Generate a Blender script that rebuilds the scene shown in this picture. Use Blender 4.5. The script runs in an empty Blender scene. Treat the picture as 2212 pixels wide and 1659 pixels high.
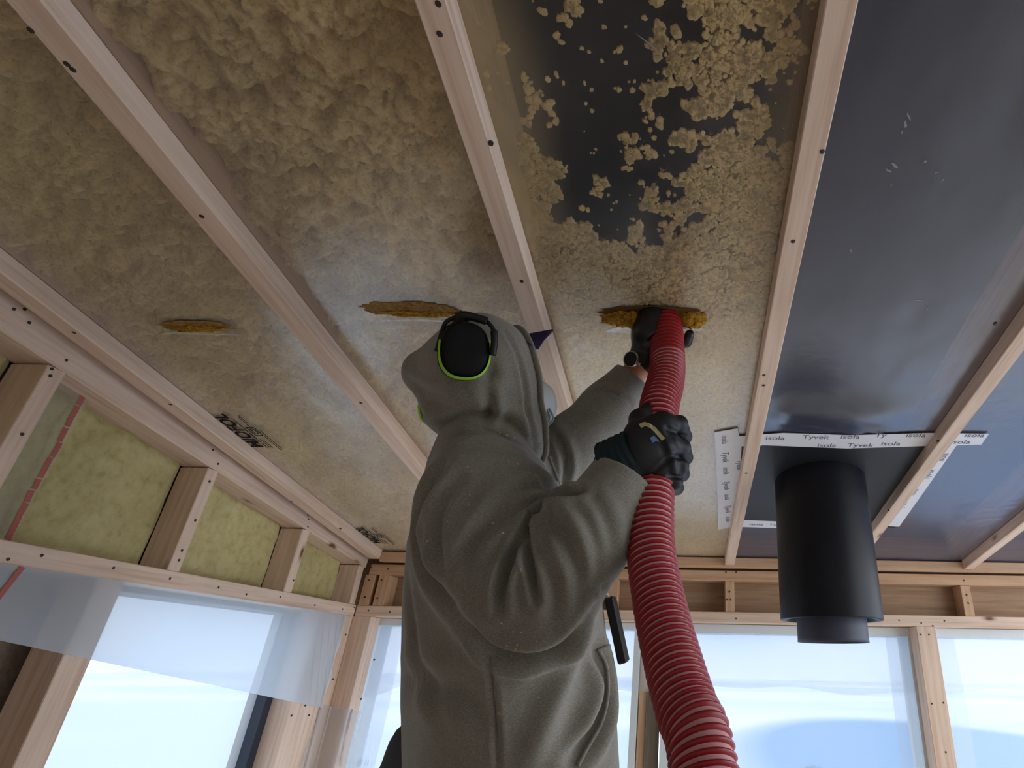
import bpy, bmesh, math, random
import numpy as np
from mathutils import Vector, Matrix
from mathutils.bvhtree import BVHTree
C = bpy.context.scene.collection
SC = bpy.context.scene
random.seed(7)
H = 1.12                                   # camera height above the floor (m)
F_PX, TH, ROLL, PCX, PCY, SLOPE = 1235.6, .4584, .0177, 1494.5, 829.5, .1589

# ---------------------------------------------------------------- camera
cam = bpy.data.cameras.new('camera'); co = bpy.data.objects.new('camera', cam); C.objects.link(co)
ct, st, cr, sr = math.cos(TH), math.sin(TH), math.cos(ROLL), math.sin(ROLL)
fw = Vector((0, ct, st)); up0 = Vector((0, -st, ct)); rt0 = Vector((1, 0, 0))
rt = rt0 * cr + up0 * sr
up = up0 * cr - rt0 * sr
co.matrix_world = Matrix(((rt.x, up.x, -fw.x, 0), (rt.y, up.y, -fw.y, 0), (rt.z, up.z, -fw.z, H), (0, 0, 0, 1)))
cam.sensor_fit = 'HORIZONTAL'; cam.sensor_width = 36.0
cam.lens = 36.0 * F_PX / 2212
cam.shift_x = -(PCX - 1106) / 2212
cam.clip_start = .02; cam.clip_end = 500
SC.camera = co

# ---------------------------------------------------------------- sky and exposure
SC.view_settings.view_transform = 'Standard'; SC.view_settings.look = 'None'
SC.view_settings.exposure = 1.0; SC.view_settings.gamma = 1.0
SC.view_settings.use_curve_mapping = False
SC.cycles.transparent_max_bounces = 16
w = bpy.data.worlds.new('sky'); SC.world = w; w.use_nodes = True
nt = w.node_tree; nt.nodes.clear()
def N(nt, t, **k):
    n = nt.nodes.new(t)
    for a, b in k.items(): setattr(n, a, b)
    return n
tc = N(nt, 'ShaderNodeTexCoord'); mp = N(nt, 'ShaderNodeMapping'); mp.inputs['Scale'].default_value = (1.6, 1.6, 3.0)
nz = N(nt, 'ShaderNodeTexNoise'); nz.inputs['Scale'].default_value = 1.3; nz.inputs['Detail'].default_value = 1.5
rp = N(nt, 'ShaderNodeValToRGB')
rp.color_ramp.elements[0].position = .30; rp.color_ramp.elements[0].color = (.50, .66, .92, 1)
rp.color_ramp.elements[1].position = .50; rp.color_ramp.elements[1].color = (.93, .97, 1.0, 1)
bg = N(nt, 'ShaderNodeBackground'); bg.inputs['Strength'].default_value = 2.0
wo = N(nt, 'ShaderNodeOutputWorld')
nt.links.new(tc.outputs['Generated'], mp.inputs['Vector']); nt.links.new(mp.outputs[0], nz.inputs['Vector'])
nt.links.new(nz.outputs['Fac'], rp.inputs[0]); nt.links.new(rp.outputs[0], bg.inputs[0]); nt.links.new(bg.outputs[0], wo.inputs[0])

# ---------------------------------------------------------------- measuring helpers (photo pixel -> point at a real depth)
def ray(px, py):
    u, v = px - PCX, py - PCY
    a = u * cr + v * sr; b = -u * sr + v * cr
    return Vector((a, F_PX * ct + b * st, F_PX * st - b * ct))
O = Vector((0, 0, H))
def at(px, py, c): return O + ray(px, py) * (c / F_PX)
def atX(px, py, X): d = ray(px, py); return O + d * (X / d.x)
def atY(px, py, Y): d = ray(px, py); return O + d * (Y / d.y)
TS = math.tan(SLOPE); Y0 = 2.95; ZF = H + .497
def zf(y): return ZF + TS * (Y0 - y)                       # underside of the ceiling film
def atC(px, py, off=0.0):
    d = ray(px, py); t = (ZF - off - H + TS * Y0) / (d.z + TS * d.y)
    return O + d * t
CN = Vector((0, math.sin(SLOPE), math.cos(SLOPE)))         # ceiling normal, pointing up
CT = Vector((0, -math.cos(SLOPE), math.sin(SLOPE)))        # up the slope, towards the camera

# ---------------------------------------------------------------- materials
def lin(r, g, b):
    return tuple(((v / 255) / 12.92 if v / 255 <= .04045 else ((v / 255 + .055) / 1.055) ** 2.4) for v in (r, g, b)) + (1,)
def mat(name, col=(.5, .5, .5, 1), rough=.6, spec=.3, metal=0.0):
    m = bpy.data.materials.new(name); m.use_nodes = True
    b = m.node_tree.nodes['Principled BSDF']
    b.inputs['Base Color'].default_value = col; b.inputs['Roughness'].default_value = rough
    b.inputs['Specular IOR Level'].default_value = spec; b.inputs['Metallic'].default_value = metal
    return m, m.node_tree, b
def ramp(nt, *st):
    r = N(nt, 'ShaderNodeValToRGB'); e = r.color_ramp.elements
    e[0].position, e[0].color = st[0]; e[1].position, e[1].color = st[-1]
    for p, c in st[1:-1]:
        q = e.new(p); q.color = c
    return r
def coords(nt, kind='Object', scale=(1, 1, 1), rnd=False):
    t = N(nt, 'ShaderNodeTexCoord'); m = N(nt, 'ShaderNodeMapping'); m.inputs['Scale'].default_value = scale
    nt.links.new(t.outputs[kind], m.inputs['Vector'])
    if rnd:
        i = N(nt, 'ShaderNodeObjectInfo'); k = N(nt, 'ShaderNodeMath', operation='MULTIPLY'); k.inputs[1].default_value = 37.0
        c = N(nt, 'ShaderNodeCombineXYZ')
        nt.links.new(i.outputs['Random'], k.inputs[0])
        for q in range(3): nt.links.new(k.outputs[0], c.inputs[q])
        nt.links.new(c.outputs[0], m.inputs['Location'])
    return m.outputs[0]
def noise(nt, vec, scale, detail=4, rough=.55):
    n = N(nt, 'ShaderNodeTexNoise'); n.inputs['Scale'].default_value = scale
    n.inputs['Detail'].default_value = detail; n.inputs['Roughness'].default_value = rough
    nt.links.new(vec, n.inputs['Vector']); return n.outputs['Fac']
def mixc(nt, fac, a, b, mode='MIX'):
    m = N(nt, 'ShaderNodeMix', data_type='RGBA', blend_type=mode)
    for i, v in ((0, fac), (6, a), (7, b)):
        if hasattr(v, 'is_output'): nt.links.new(v, m.inputs[i])
        else: m.inputs[i].default_value = v
    return m.outputs[2]
def bump(nt, b, h, strength, dist=.002):
    k = N(nt, 'ShaderNodeBump'); k.inputs['Strength'].default_value = strength; k.inputs['Distance'].default_value = dist
    nt.links.new(h, k.inputs['Height']); nt.links.new(k.outputs[0], b.inputs['Normal'])

def wood(name, light, dark, knot):
    m, nt, b = mat(name, light, .62, .25)
    v = coords(nt, 'Object', (1, 1, 1), True)
    vs = N(nt, 'ShaderNodeMapping'); vs.inputs['Scale'].default_value = (1.2, 30, 30); nt.links.new(v, vs.inputs[0])
    g = noise(nt, vs.outputs[0], 2.2, 5, .6)
    r = ramp(nt, (.36, light), (.5, mix3(light, dark, .18)), (.7, mix3(light, dark, .6))); nt.links.new(g, r.inputs[0])
    big = noise(nt, v, 2.5, 2); rb = ramp(nt, (.35, (.93, .90, .88, 1)), (.65, (1.03, 1.0, .98, 1))); nt.links.new(big, rb.inputs[0])
    c1 = mixc(nt, 1.0, r.outputs[0], rb.outputs[0], 'MULTIPLY')
    vk = N(nt, 'ShaderNodeMapping'); vk.inputs['Scale'].default_value = (2.6, 7, 7); nt.links.new(v, vk.inputs[0])
    vo = N(nt, 'ShaderNodeTexVoronoi'); vo.inputs['Scale'].default_value = 1.0; nt.links.new(vk.outputs[0], vo.inputs['Vector'])
    rk = ramp(nt, (.05, (1, 1, 1, 1)), (.085, (.35, .35, .35, 1)), (.13, (0, 0, 0, 1))); nt.links.new(vo.outputs['Distance'], rk.inputs[0])
    c2 = mixc(nt, rk.outputs[0], c1, knot)
    nt.links.new(c2, b.inputs['Base Color']); bump(nt, b, g, .25, .001)
    return m
def mix3(a, b, t): return tuple(a[i] * (1 - t) + b[i] * t for i in range(3)) + (1,)
M = {}
M['pine'] = wood('pine', lin(228, 206, 188), lin(190, 152, 122), lin(118, 80, 54))
M['pine_warm'] = wood('pine_warm', lin(208, 174, 142), lin(168, 124, 90), lin(100, 64, 40))
M['pine_board'] = wood('pine_board', lin(176, 148, 120), lin(130, 98, 70), lin(78, 48, 30))
M['ply'] = wood('floor_ply', lin(232, 222, 206), lin(204, 180, 150), lin(120, 84, 56))
M['grey_board'] = wood('grey_board', lin(120, 112, 100), lin(80, 74, 66), lin(50, 44, 40))
M['screw'] = mat('screw', lin(58, 46, 38), .5, .4)[0]
m, nt, b = mat('dark_board', lin(40, 37, 38), .8, .2); M['dark_board'] = m
g = noise(nt, coords(nt), 3, 4); r = ramp(nt, (.3, lin(34, 31, 33)), (.7, lin(52, 47, 45))); nt.links.new(g, r.inputs[0]); nt.links.new(r.outputs[0], b.inputs['Base Color'])
m, nt, b = mat('roof_underlay', lin(28, 27, 32), .55, .3); M['underlay'] = m
m, nt, b = mat('hard_board', lin(86, 74, 66), .75, .2); M['hard_board'] = m
g = noise(nt, coords(nt), 60, 5); r = ramp(nt, (.3, lin(140, 124, 110)), (.7, lin(170, 152, 138))); nt.links.new(g, r.inputs[0]); nt.links.new(r.outputs[0], b.inputs['Base Color'])

def wool(name, a, bcol, cdark, sc=90, bs=.6):
    m, nt, b = mat(name, a, .95, .08)
    v = coords(nt)
    g = noise(nt, v, sc, 6, .65); g2 = noise(nt, v, 5, 3)
    r = ramp(nt, (.3, cdark), (.48, bcol), (.66, a)); nt.links.new(g, r.inputs[0])
    r2 = ramp(nt, (.3, (.84, .82, .78, 1)), (.7, (1.05, 1.05, 1.05, 1))); nt.links.new(g2, r2.inputs[0])
    c = mixc(nt, 1.0, r.outputs[0], r2.outputs[0], 'MULTIPLY')
    nt.links.new(c, b.inputs['Base Color']); bump(nt, b, g, bs, .006)
    return m
M['wool'] = wool('blown_wool', lin(240, 214, 160), lin(230, 201, 144), lin(196, 158, 100), 110, 1.0)
M['wool_raw'] = wool('raw_wool', lin(214, 172, 84), lin(186, 138, 50), lin(110, 70, 20), 140)
M['batt'] = wool('yellow_batt', lin(202, 190, 142), lin(194, 181, 130), lin(176, 162, 110), 30, .5)

# clear building film: mostly see-through, with a soft sheen and a thin milky haze; 'dust' attribute adds wool dust lying on it
def film(name, haze, sheen, rough, tint, hazecol=(.75, .80, .86, 1), bscale=26, bstr=.25, dusty=False, graze=0.0, gcol=(1, 1, 1, 1)):
    m = bpy.data.materials.new(name); m.use_nodes = True; nt = m.node_tree; nt.nodes.clear()
    out = N(nt, 'ShaderNodeOutputMaterial')
    tr = N(nt, 'ShaderNodeBsdfTransparent'); tr.inputs[0].default_value = tint
    gl = N(nt, 'ShaderNodeBsdfGlossy'); gl.inputs['Roughness'].default_value = rough; gl.inputs[0].default_value = gcol
    df = N(nt, 'ShaderNodeBsdfDiffuse'); df.inputs[0].default_value = hazecol
    tl = N(nt, 'ShaderNodeBsdfTranslucent'); tl.inputs[0].default_value = hazecol
    hz = N(nt, 'ShaderNodeMixShader'); hz.inputs[0].default_value = .5
    nt.links.new(df.outputs[0], hz.inputs[1]); nt.links.new(tl.outputs[0], hz.inputs[2])
    a = N(nt, 'ShaderNodeMixShader'); a.inputs[0].default_value = haze
    if graze:                                              # a milky film scatters more the longer the path through it
        l2 = N(nt, 'ShaderNodeLayerWeight'); l2.inputs['Blend'].default_value = .5
        p2 = N(nt, 'ShaderNodeMath', operation='POWER'); p2.inputs[1].default_value = 1.5; nt.links.new(l2.outputs['Facing'], p2.inputs[0])
        m2 = N(nt, 'ShaderNodeMath', operation='MULTIPLY_ADD'); m2.inputs[1].default_value = graze; m2.inputs[2].default_value = haze
        nt.links.new(p2.outputs[0], m2.inputs[0]); nt.links.new(m2.outputs[0], a.inputs[0])
    nt.links.new(tr.outputs[0], a.inputs[1]); nt.links.new(hz.outputs[0], a.inputs[2])
    lw = N(nt, 'ShaderNodeLayerWeight'); lw.inputs['Blend'].default_value = .5
    pw = N(nt, 'ShaderNodeMath', operation='POWER'); pw.inputs[1].default_value = 1.6; nt.links.new(lw.outputs['Facing'], pw.inputs[0])
    mu = N(nt, 'ShaderNodeMath', operation='MULTIPLY_ADD'); mu.inputs[1].default_value = sheen; mu.inputs[2].default_value = .035
    nt.links.new(pw.outputs[0], mu.inputs[0])
    bsh = N(nt, 'ShaderNodeMixShader'); nt.links.new(mu.outputs[0], bsh.inputs[0])
    nt.links.new(a.outputs[0], bsh.inputs[1]); nt.links.new(gl.outputs[0], bsh.inputs[2])
    v = coords(nt); g = noise(nt, v, bscale, 3)
    k = N(nt, 'ShaderNodeBump'); k.inputs['Strength'].default_value = bstr; k.inputs['Distance'].default_value = .004
    nt.links.new(g, k.inputs['Height']); nt.links.new(k.outputs[0], gl.inputs['Normal'])
    last = bsh.outputs[0]
    if dusty:
        at_ = N(nt, 'ShaderNodeAttribute', attribute_name='dust')
        dd = N(nt, 'ShaderNodeBsdfDiffuse'); dd.inputs[0].default_value = lin(196, 172, 130)
        x = N(nt, 'ShaderNodeMixShader'); nt.links.new(at_.outputs['Fac'], x.inputs[0])
        nt.links.new(last, x.inputs[1]); nt.links.new(dd.outputs[0], x.inputs[2]); last = x.outputs[0]
    nt.links.new(last, out.inputs[0])
    return m
M['film'] = film('ceiling_film', .02, .46, .27, (.97, .97, .97, 1), dusty=True, graze=.62)
M['film_dark'] = film('ceiling_film_blue_sheen', .17, .46, .27, (.95, .95, .97, 1), hazecol=(.27, .28, .44, 1), graze=.38, gcol=(.78, .86, 1.0, 1))  # same film; blue window reflection put into its haze and gloss colour
M['sheet'] = film('window_sheet', .50, .10, .25, (.40, .435, .485, 1), hazecol=(.46, .495, .54, 1), bscale=6, bstr=.3)
M['sheet_milky'] = film('milky_sheet', .62, .14, .25, (.90, .95, 1.0, 1), hazecol=(.78, .87, .97, 1), bscale=6, bstr=.3)
M['sheet_light'] = film('window_sheet_light', .30, .08, .25, (.92, .94, .97, 1), hazecol=(.80, .84, .89, 1), bscale=6, bstr=.3)
M['wall_film'] = film('wall_film', .22, .25, .3, (.95, .96, .96, 1), hazecol=(.70, .74, .70, 1))
M['red_print'] = mat('red_print', lin(172, 100, 90), .6, .2)[0]
M['black_print'] = mat('black_print', lin(30, 27, 26), .7, .1)[0]
M['grey_print'] = mat('grey_print', lin(104, 110, 122), .7, .1)[0]
M['tape'] = mat('white_tape', lin(226, 226, 232), .5, .3)[0]
M['collar'] = mat('black_sheet', lin(30, 31, 36), .42, .35)[0]
M['pipe'] = mat('matt_black_pipe', lin(13, 15, 23), .45, .28)[0]
M['pipe_in'] = mat('grey_inner_pipe', lin(62, 66, 82), .5, .4)[0]
M['frame_dark'] = mat('dark_window_frame', lin(38, 46, 62), .4, .4)[0]
M['frame_white'] = mat('white_window_frame', lin(215, 222, 226), .5, .3)[0]

# ---------------------------------------------------------------- object helpers
def link(name, me, m=None, parent=None):
    o = bpy.data.objects.new(name, me); C.objects.link(o)
    if m is not None: me.materials.append(M[m] if isinstance(m, str) else m)
    if parent is not None: o.parent = parent
    return o
def mesh(name, v, f, m=None, parent=None, smooth=False):
    me = bpy.data.meshes.new(name); me.from_pydata([tuple(p) for p in v], [], f); me.update()
    if smooth: me.shade_smooth()
    return link(name, me, m, parent)
def npmesh(name, v, q, m=None, parent=None, smooth=True):
    me = bpy.data.meshes.new(name); v = np.asarray(v, np.float32); q = np.asarray(q, np.int32)
    k = q.shape[1]
    me.vertices.add(len(v)); me.vertices.foreach_set('co', v.ravel())
    me.loops.add(q.size); me.loops.foreach_set('vertex_index', q.ravel())
    me.polygons.add(len(q)); me.polygons.foreach_set('loop_start', np.arange(0, q.size, k, dtype=np.int32))
    me.update(calc_edges=True); me.validate()
    if smooth: me.shade_smooth()
    return link(name, me, m, parent)
def tag(o, label=None, cat=None, group=None, kind=None):
    for k, v in (('label', label), ('category', cat), ('group', group), ('kind', kind)):
        if v: o[k] = v
    return o
def boxmesh(name, L, wd, hg, bev=.0015):
    bm = bmesh.new(); bmesh.ops.create_cube(bm, size=1)
    for v in bm.verts: v.co = Vector((v.co.x * L, v.co.y * wd, v.co.z * hg))
    if bev: bmesh.ops.bevel(bm, geom=bm.edges[:], offset=bev, segments=1, affect='EDGES')
    me = bpy.data.meshes.new(name); bm.to_mesh(me); bm.free(); return me
def timber(name, p0, p1, wd, hg, upv, m='pine', parent=None, bev=.002):
    """a squared timber from p0 to p1 (centre line); wd across, hg along upv"""
    p0, p1 = Vector(p0), Vector(p1); x = (p1 - p0).normalized(); z = Vector(upv); z = (z - x * z.dot(x)).normalized(); y = z.cross(x)
    o = link(name, boxmesh(name, (p1 - p0).length, wd, hg, bev), m, parent)
    c = (p0 + p1) / 2
    o.matrix_world = Matrix(((x.x, y.x, z.x, c.x), (x.y, y.y, z.y, c.y), (x.z, y.z, z.z, c.z), (0, 0, 0, 1)))
    return o
def abox(name, lo, hi, m, parent=None, bev=.002, axis=None):
    """axis aligned timber between two corners, long side as its grain"""
    lo, hi = Vector(lo), Vector(hi); d = hi - lo; c = (lo + hi) / 2
    ax = axis if axis is not None else max(range(3), key=lambda i: d[i])
    e = [Vector((1, 0, 0)), Vector((0, 1, 0)), Vector((0, 0, 1))]
    u = e[2] if ax != 2 else e[0]
    side = 3 - ax - (2 if ax != 2 else 0)
    return timber(name, c - e[ax] * d[ax] / 2, c + e[ax] * d[ax] / 2, d[side], d[2 if ax != 2 else 0], u, m, parent, bev)
def rootbox(lo, hi, name, m):
    o = abox(name, lo, hi, m, None, 0); o.data.transform(o.matrix_world); o.matrix_world = Matrix(); return o
def screws(name, pts, parent, r=.004):
    v, f = [], []
    for p, n in pts:
        n = Vector(n).normalized(); a = n.orthogonal().normalized(); b2 = n.cross(a); k = len(v)
        for ring, (rr, dd) in enumerate(((r, -.003), (r, .0012), (r * .55, .0016))):
            for i in range(8):
                t = i * math.pi / 4; v.append(Vector(p) + (a * math.cos(t) + b2 * math.sin(t)) * rr + n * dd)
        for ring in range(2):
            for i in range(8):
                j = (i + 1) % 8; f.append((k + ring * 8 + i, k + ring * 8 + j, k + ring * 8 + 8 + j, k + ring * 8 + 8 + i))
        f.append(tuple(k + 16 + i for i in range(8)))
    return tag(mesh(name, v, f, 'screw', parent), kind='stuff')
def textgeo(s, size, bold=0.0):
    cu = bpy.data.curves.new('t', 'FONT'); cu.body = s; cu.size = size; cu.align_x = 'LEFT'; cu.resolution_u = 3; cu.offset = bold * size
    o = bpy.data.objects.new('t', cu); C.objects.link(o)
    dg = bpy.context.evaluated_depsgraph_get(); me = o.evaluated_get(dg).to_mesh()
    v = [tuple(p.co) for p in me.vertices]; f = [tuple(p.vertices) for p in me.polygons]
    o.evaluated_get(dg).to_mesh_clear(); bpy.data.objects.remove(o); bpy.data.curves.remove(cu)
    return v, f
class Geo:
    def __init__(s): s.v, s.f = [], []
    def add(s, v, f):
        k = len(s.v); s.v += [Vector(p) for p in v]; s.f += [tuple(i + k for i in q) for q in f]
    def text(s, t, size, o, ex, ey, bold=0.0):
        v, f = textgeo(t, size, bold); s.add([o + ex * p[0] + ey * p[1] for p in v], f)
    def slab(s, a, b, wd, n, th=.0008):
        a, b = Vector(a), Vector(b); d = (b - a).normalized(); y = Vector(n).cross(d).normalized() * wd / 2; n = Vector(n).normalized() * th
        s.add([a - y, b - y, b + y, a + y, a - y + n, b - y + n, b + y + n, a + y + n], [(0, 1, 2, 3), (7, 6, 5, 4), (0, 4, 5, 1), (1, 5, 6, 2), (2, 6, 7, 3), (3, 7, 4, 0)])
    def build(s, name, m, parent=None, smooth=False): return mesh(name, s.v, s.f, m, parent, smooth)
def sweep(pts, rad, n=12, closed=False, flat=None):
    """tube along points; rad number or list; flat=(wide, thin, normal) gives a strap"""
    P = [Vector(p) for p in pts]; v, f = [], []; prev = None
    for i, p in enumerate(P):
        t = (P[(i + 1) % len(P)] - P[i - 1]) if (closed or 0 < i < len(P) - 1) else ((P[1] - P[0]) if i == 0 else (P[-1] - P[-2]))
        t.normalize()
        if prev is None: a = t.orthogonal().normalized()
        else: a = (prev - t * prev.dot(t)).normalized()
        if flat: a = Vector(flat[2]); a = (a - t * a.dot(t)).normalized()
        prev = a; b2 = t.cross(a); r = rad[i] if isinstance(rad, (list, tuple)) else rad
        for k in range(n):
            q = 2 * math.pi * k / n
            v.append(p + (a * math.cos(q) * flat[1] + b2 * math.sin(q) * flat[0] if flat else a * math.cos(q) * r + b2 * math.sin(q) * r))
    L = len(P)
    for i in range(L if closed else L - 1):
        for k in range(n):
            i2 = (i + 1) % L; f.append((i * n + k, i * n + (k + 1) % n, i2 * n + (k + 1) % n, i2 * n + k))
    if not closed: f += [tuple(reversed(range(n))), tuple((L - 1) * n + k for k in range(n))]
    return v, f
def spline(pts, n):
    P = [Vector(p) for p in pts]; out = []
    for i in range(len(P) - 1):
        p0, p1, p2, p3 = P[max(i - 1, 0)], P[i], P[i + 1], P[min(i + 2, len(P) - 1)]
        for k in range(n):
            t = k / n
            out.append(.5 * ((2 * p1) + (p2 - p0) * t + (2 * p0 - 5 * p1 + 4 * p2 - p3) * t * t + (3 * p1 - p0 - 3 * p2 + p3) * t ** 3))
    return out + [P[-1]]
# numpy value noise
_rng = np.random.RandomState(3); _T = _rng.rand(64, 64, 64).astype(np.float32)
def vnoise(x, y, z=0.0):
    x, y, z = np.broadcast_arrays(np.asarray(x, np.float32), np.asarray(y, np.float32), np.asarray(z, np.float32))
    xi, yi, zi = np.floor(x).astype(int), np.floor(y).astype(int), np.floor(z).astype(int)
    u, v, t = x - xi, y - yi, z - zi
    u, v, t = u * u * (3 - 2 * u), v * v * (3 - 2 * v), t * t * (3 - 2 * t)
    g = lambda a, b2, c: _T[(xi + a) & 63, (yi + b2) & 63, (zi + c) & 63]
    l = lambda a, b2, t: a + (b2 - a) * t
    return l(l(l(g(0, 0, 0), g(1, 0, 0), u), l(g(0, 1, 0), g(1, 1, 0), u), v), l(l(g(0, 0, 1), g(1, 0, 1), u), l(g(0, 1, 1), g(1, 1, 1), u), v), t)
def fbm(x, y, z=0.0, o=4):
    s = 0; a = 1; n = 0
    for i in range(o):
        s = s + a * vnoise(x * 2 ** i + 7.3 * i, y * 2 ** i + 3.1 * i, z * 2 ** i if not np.isscalar(z) else z + i * 5.7); n += a; a *= .55
    return s / n
def worley(x, y, cell, seed=0):
    u, v = x / cell, y / cell; iu, iv = np.floor(u).astype(int), np.floor(v).astype(int); best = np.full(np.shape(x), 9.0)
    for du in (-1, 0, 1):
        for dv in (-1, 0, 1):
            a, b2 = iu + du, iv + dv
            jx, jy = _T[a & 63, b2 & 63, seed & 63], _T[a & 63, b2 & 63, (seed + 9) & 63]
            best = np.minimum(best, (u - a - jx) ** 2 + (v - b2 - jy) ** 2)
    return np.sqrt(best)
def sstep(a, b2, x):
    t = np.clip((x - a) / (b2 - a), 0, 1); return t * t * (3 - 2 * t)
def relax(P, Q, it=2, k=.5):
    E = np.concatenate([Q[:, [0, 1]], Q[:, [1, 2]], Q[:, [2, 3]], Q[:, [3, 0]]]); E = np.concatenate([E, E[:, ::-1]])
    n = np.bincount(E[:, 0], minlength=len(P))[:, None]
    for _ in range(it):
        s = np.stack([np.bincount(E[:, 0], P[E[:, 1], i], len(P)) for i in range(3)], -1); P = P + k * (s / np.maximum(n, 1) - P)
    return P

# ================================================================ SETTING
XL, YB = -1.62, 3.0                       # inner faces of the left wall and the far wall
floor = tag(rootbox((-2.0, -1.6, -.08), (2.6, 3.2, 0), 'floor', 'ply'), kind='structure')
wall_rear_light_block = tag(rootbox((-1.8, -1.5, 0), (2.45, -1.42, H + 1.3), 'wall_rear_light_block', 'ply'), kind='structure')  # unseen wall, added to keep light from behind out of the room
wall_right_light_block = tag(rootbox((2.45, -1.5, 0), (2.53, -.1, H + 1.2), 'wall_right_light_block', 'ply'), kind='structure')  # unseen wall stub, added and cut to length to shape the side light
# ---- outside, seen only dimly through the sheets
m, nt, b = mat('snowy_ground', lin(225, 229, 233), .9, .1); M['ground'] = m          # snow with one soft-edged blue patch
v_ = coords(nt, 'Object', (.045, .085, 1)); r = ramp(nt, (.38, lin(196, 210, 226)), (.60, lin(232, 235, 238))); nt.links.new(noise(nt, v_, 1.0, 1.5), r.inputs[0])
mp_ = N(nt, 'ShaderNodeMapping'); mp_.inputs['Location'].default_value = (-5.6 / 5.2, -12.0 / 12.5, 0); mp_.inputs['Scale'].default_value = (1 / 5.2, 1 / 12.5, 0)
nt.links.new(coords(nt), mp_.inputs[0]); gr = N(nt, 'ShaderNodeTexGradient', gradient_type='SPHERICAL'); nt.links.new(mp_.outputs[0], gr.inputs[0])
rg_ = ramp(nt, (.02, (0, 0, 0, 1)), (.24, (1, 1, 1, 1))); nt.links.new(gr.outputs['Fac'], rg_.inputs[0])
nt.links.new(mixc(nt, rg_.outputs[0], r.outputs[0], lin(74, 138, 188)), b.inputs['Base Color'])
g = mesh('ground', [(-60, -40, -.42), (60, -40, -.42), (60, 90, -.42), (-60, 90, -.42)], [(0, 1, 2, 3)], 'ground'); tag(g, kind='structure')
# ---- ceiling ---------------------------------------------------
XB = [-1.56, -.971, -.383, .203, .811, 1.389, 1.99]        # batten centre lines
XB = [-1.56, -.972, -.383, .203, .811, 1.389, 1.989]
YA = -.45; YR = -1.45
def slopeslab(name, x0, x1, off, th, m, y0=YA, y1=3.1):
    v = []
    for z in (off, off + th):
        for x, y in ((x0, y0), (x1, y0), (x1, y1), (x0, y1)): v.append(Vector((x, y, zf(y))) + CN * z)
    return mesh(name, v, [(3, 2, 1, 0), (4, 5, 6, 7), (0, 1, 5, 4), (1, 2, 6, 5), (2, 3, 7, 6), (3, 0, 4, 7)], m)
ceiling = tag(slopeslab('ceiling', -1.80, 2.45, .16, .03, 'underlay', YR), kind='structure')
def onfilm(x, y, off=0.0): return Vector((x, y, zf(y))) + CN * off
bw, bh = .046, .045
for i, x in enumerate(XB):
    wd = .052 if i < 2 else bw
    ya, yb = (YA, 2.949)
    timber('batten', onfilm(x, ya, -bh / 2), onfilm(x, yb, -bh / 2), wd, bh, CN, 'pine', ceiling)
    timber('rafter', onfilm(x, YA, .081), onfilm(x, 3.08, .081), .045, .156, CN, 'pine_warm', ceiling, 0)
timber('edge_batten', (-1.54, 2.972, zf(2.972) - .026), (2.4, 2.972, zf(2.972) - .026), .046, .046, (0, 0, 1), 'pine_warm', ceiling)

def sheetgrid(name, pf, nu, nv, m, parent, smooth=True):
    u, v = np.meshgrid(np.linspace(0, 1, nu), np.linspace(0, 1, nv), indexing='ij')
    P = pf(u, v).reshape(-1, 3); I = np.arange(nu * nv).reshape(nu, nv)
    q = np.stack([I[:-1, :-1], I[1:, :-1], I[1:, 1:], I[:-1, 1:]], -1).reshape(-1, 4)
    return npmesh(name, P, q, m, parent, smooth)
def filmpanel(i, m):
    x0, x1 = XB[i] + .004, XB[i + 1] - .004
    def pf(u, v):
        x = x0 + (x1 - x0) * u; y = YA + (3.09 - YA) * v
        e = np.minimum(u, 1 - u) * (x1 - x0); e = sstep(.02, .10, e)
        dz = (fbm(x * 9 + i * 11, y * 5, .3, 3) - .5) * .006 * e
        if i == 3:      # slack folds above the taped sheet
            k = np.exp(-((y - 1.66) / .10) ** 2) * sstep(.24, .30, x) * (1 - sstep(.55, .70, x))
            dz = dz - .020 * np.exp(-((y - 1.63) / .07) ** 2) * e * (1 - sstep(.5, .75, x)) + .004 * np.sin((y + .25 * (x - .3) ** 2 * 4) * 150) * k
        if i == 4:      # diagonal creases towards the next batten
            k = np.exp(-((y - 2.32) / .2) ** 2) * sstep(.98, 1.3, x)
            dz = dz + .0035 * np.sin((y * .93 - x * .25) * 165 + 2 * fbm(x * 4, y * 4)) * k * e
        z = ZF + TS * (Y0 - y) + dz - .0005
        return np.stack([x, y, z], -1)
    return sheetgrid('film', pf, 46, 150, m, ceiling)
films = [filmpanel(i, 'film' if i < 3 else 'film_dark') for i in range(6)]

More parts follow.
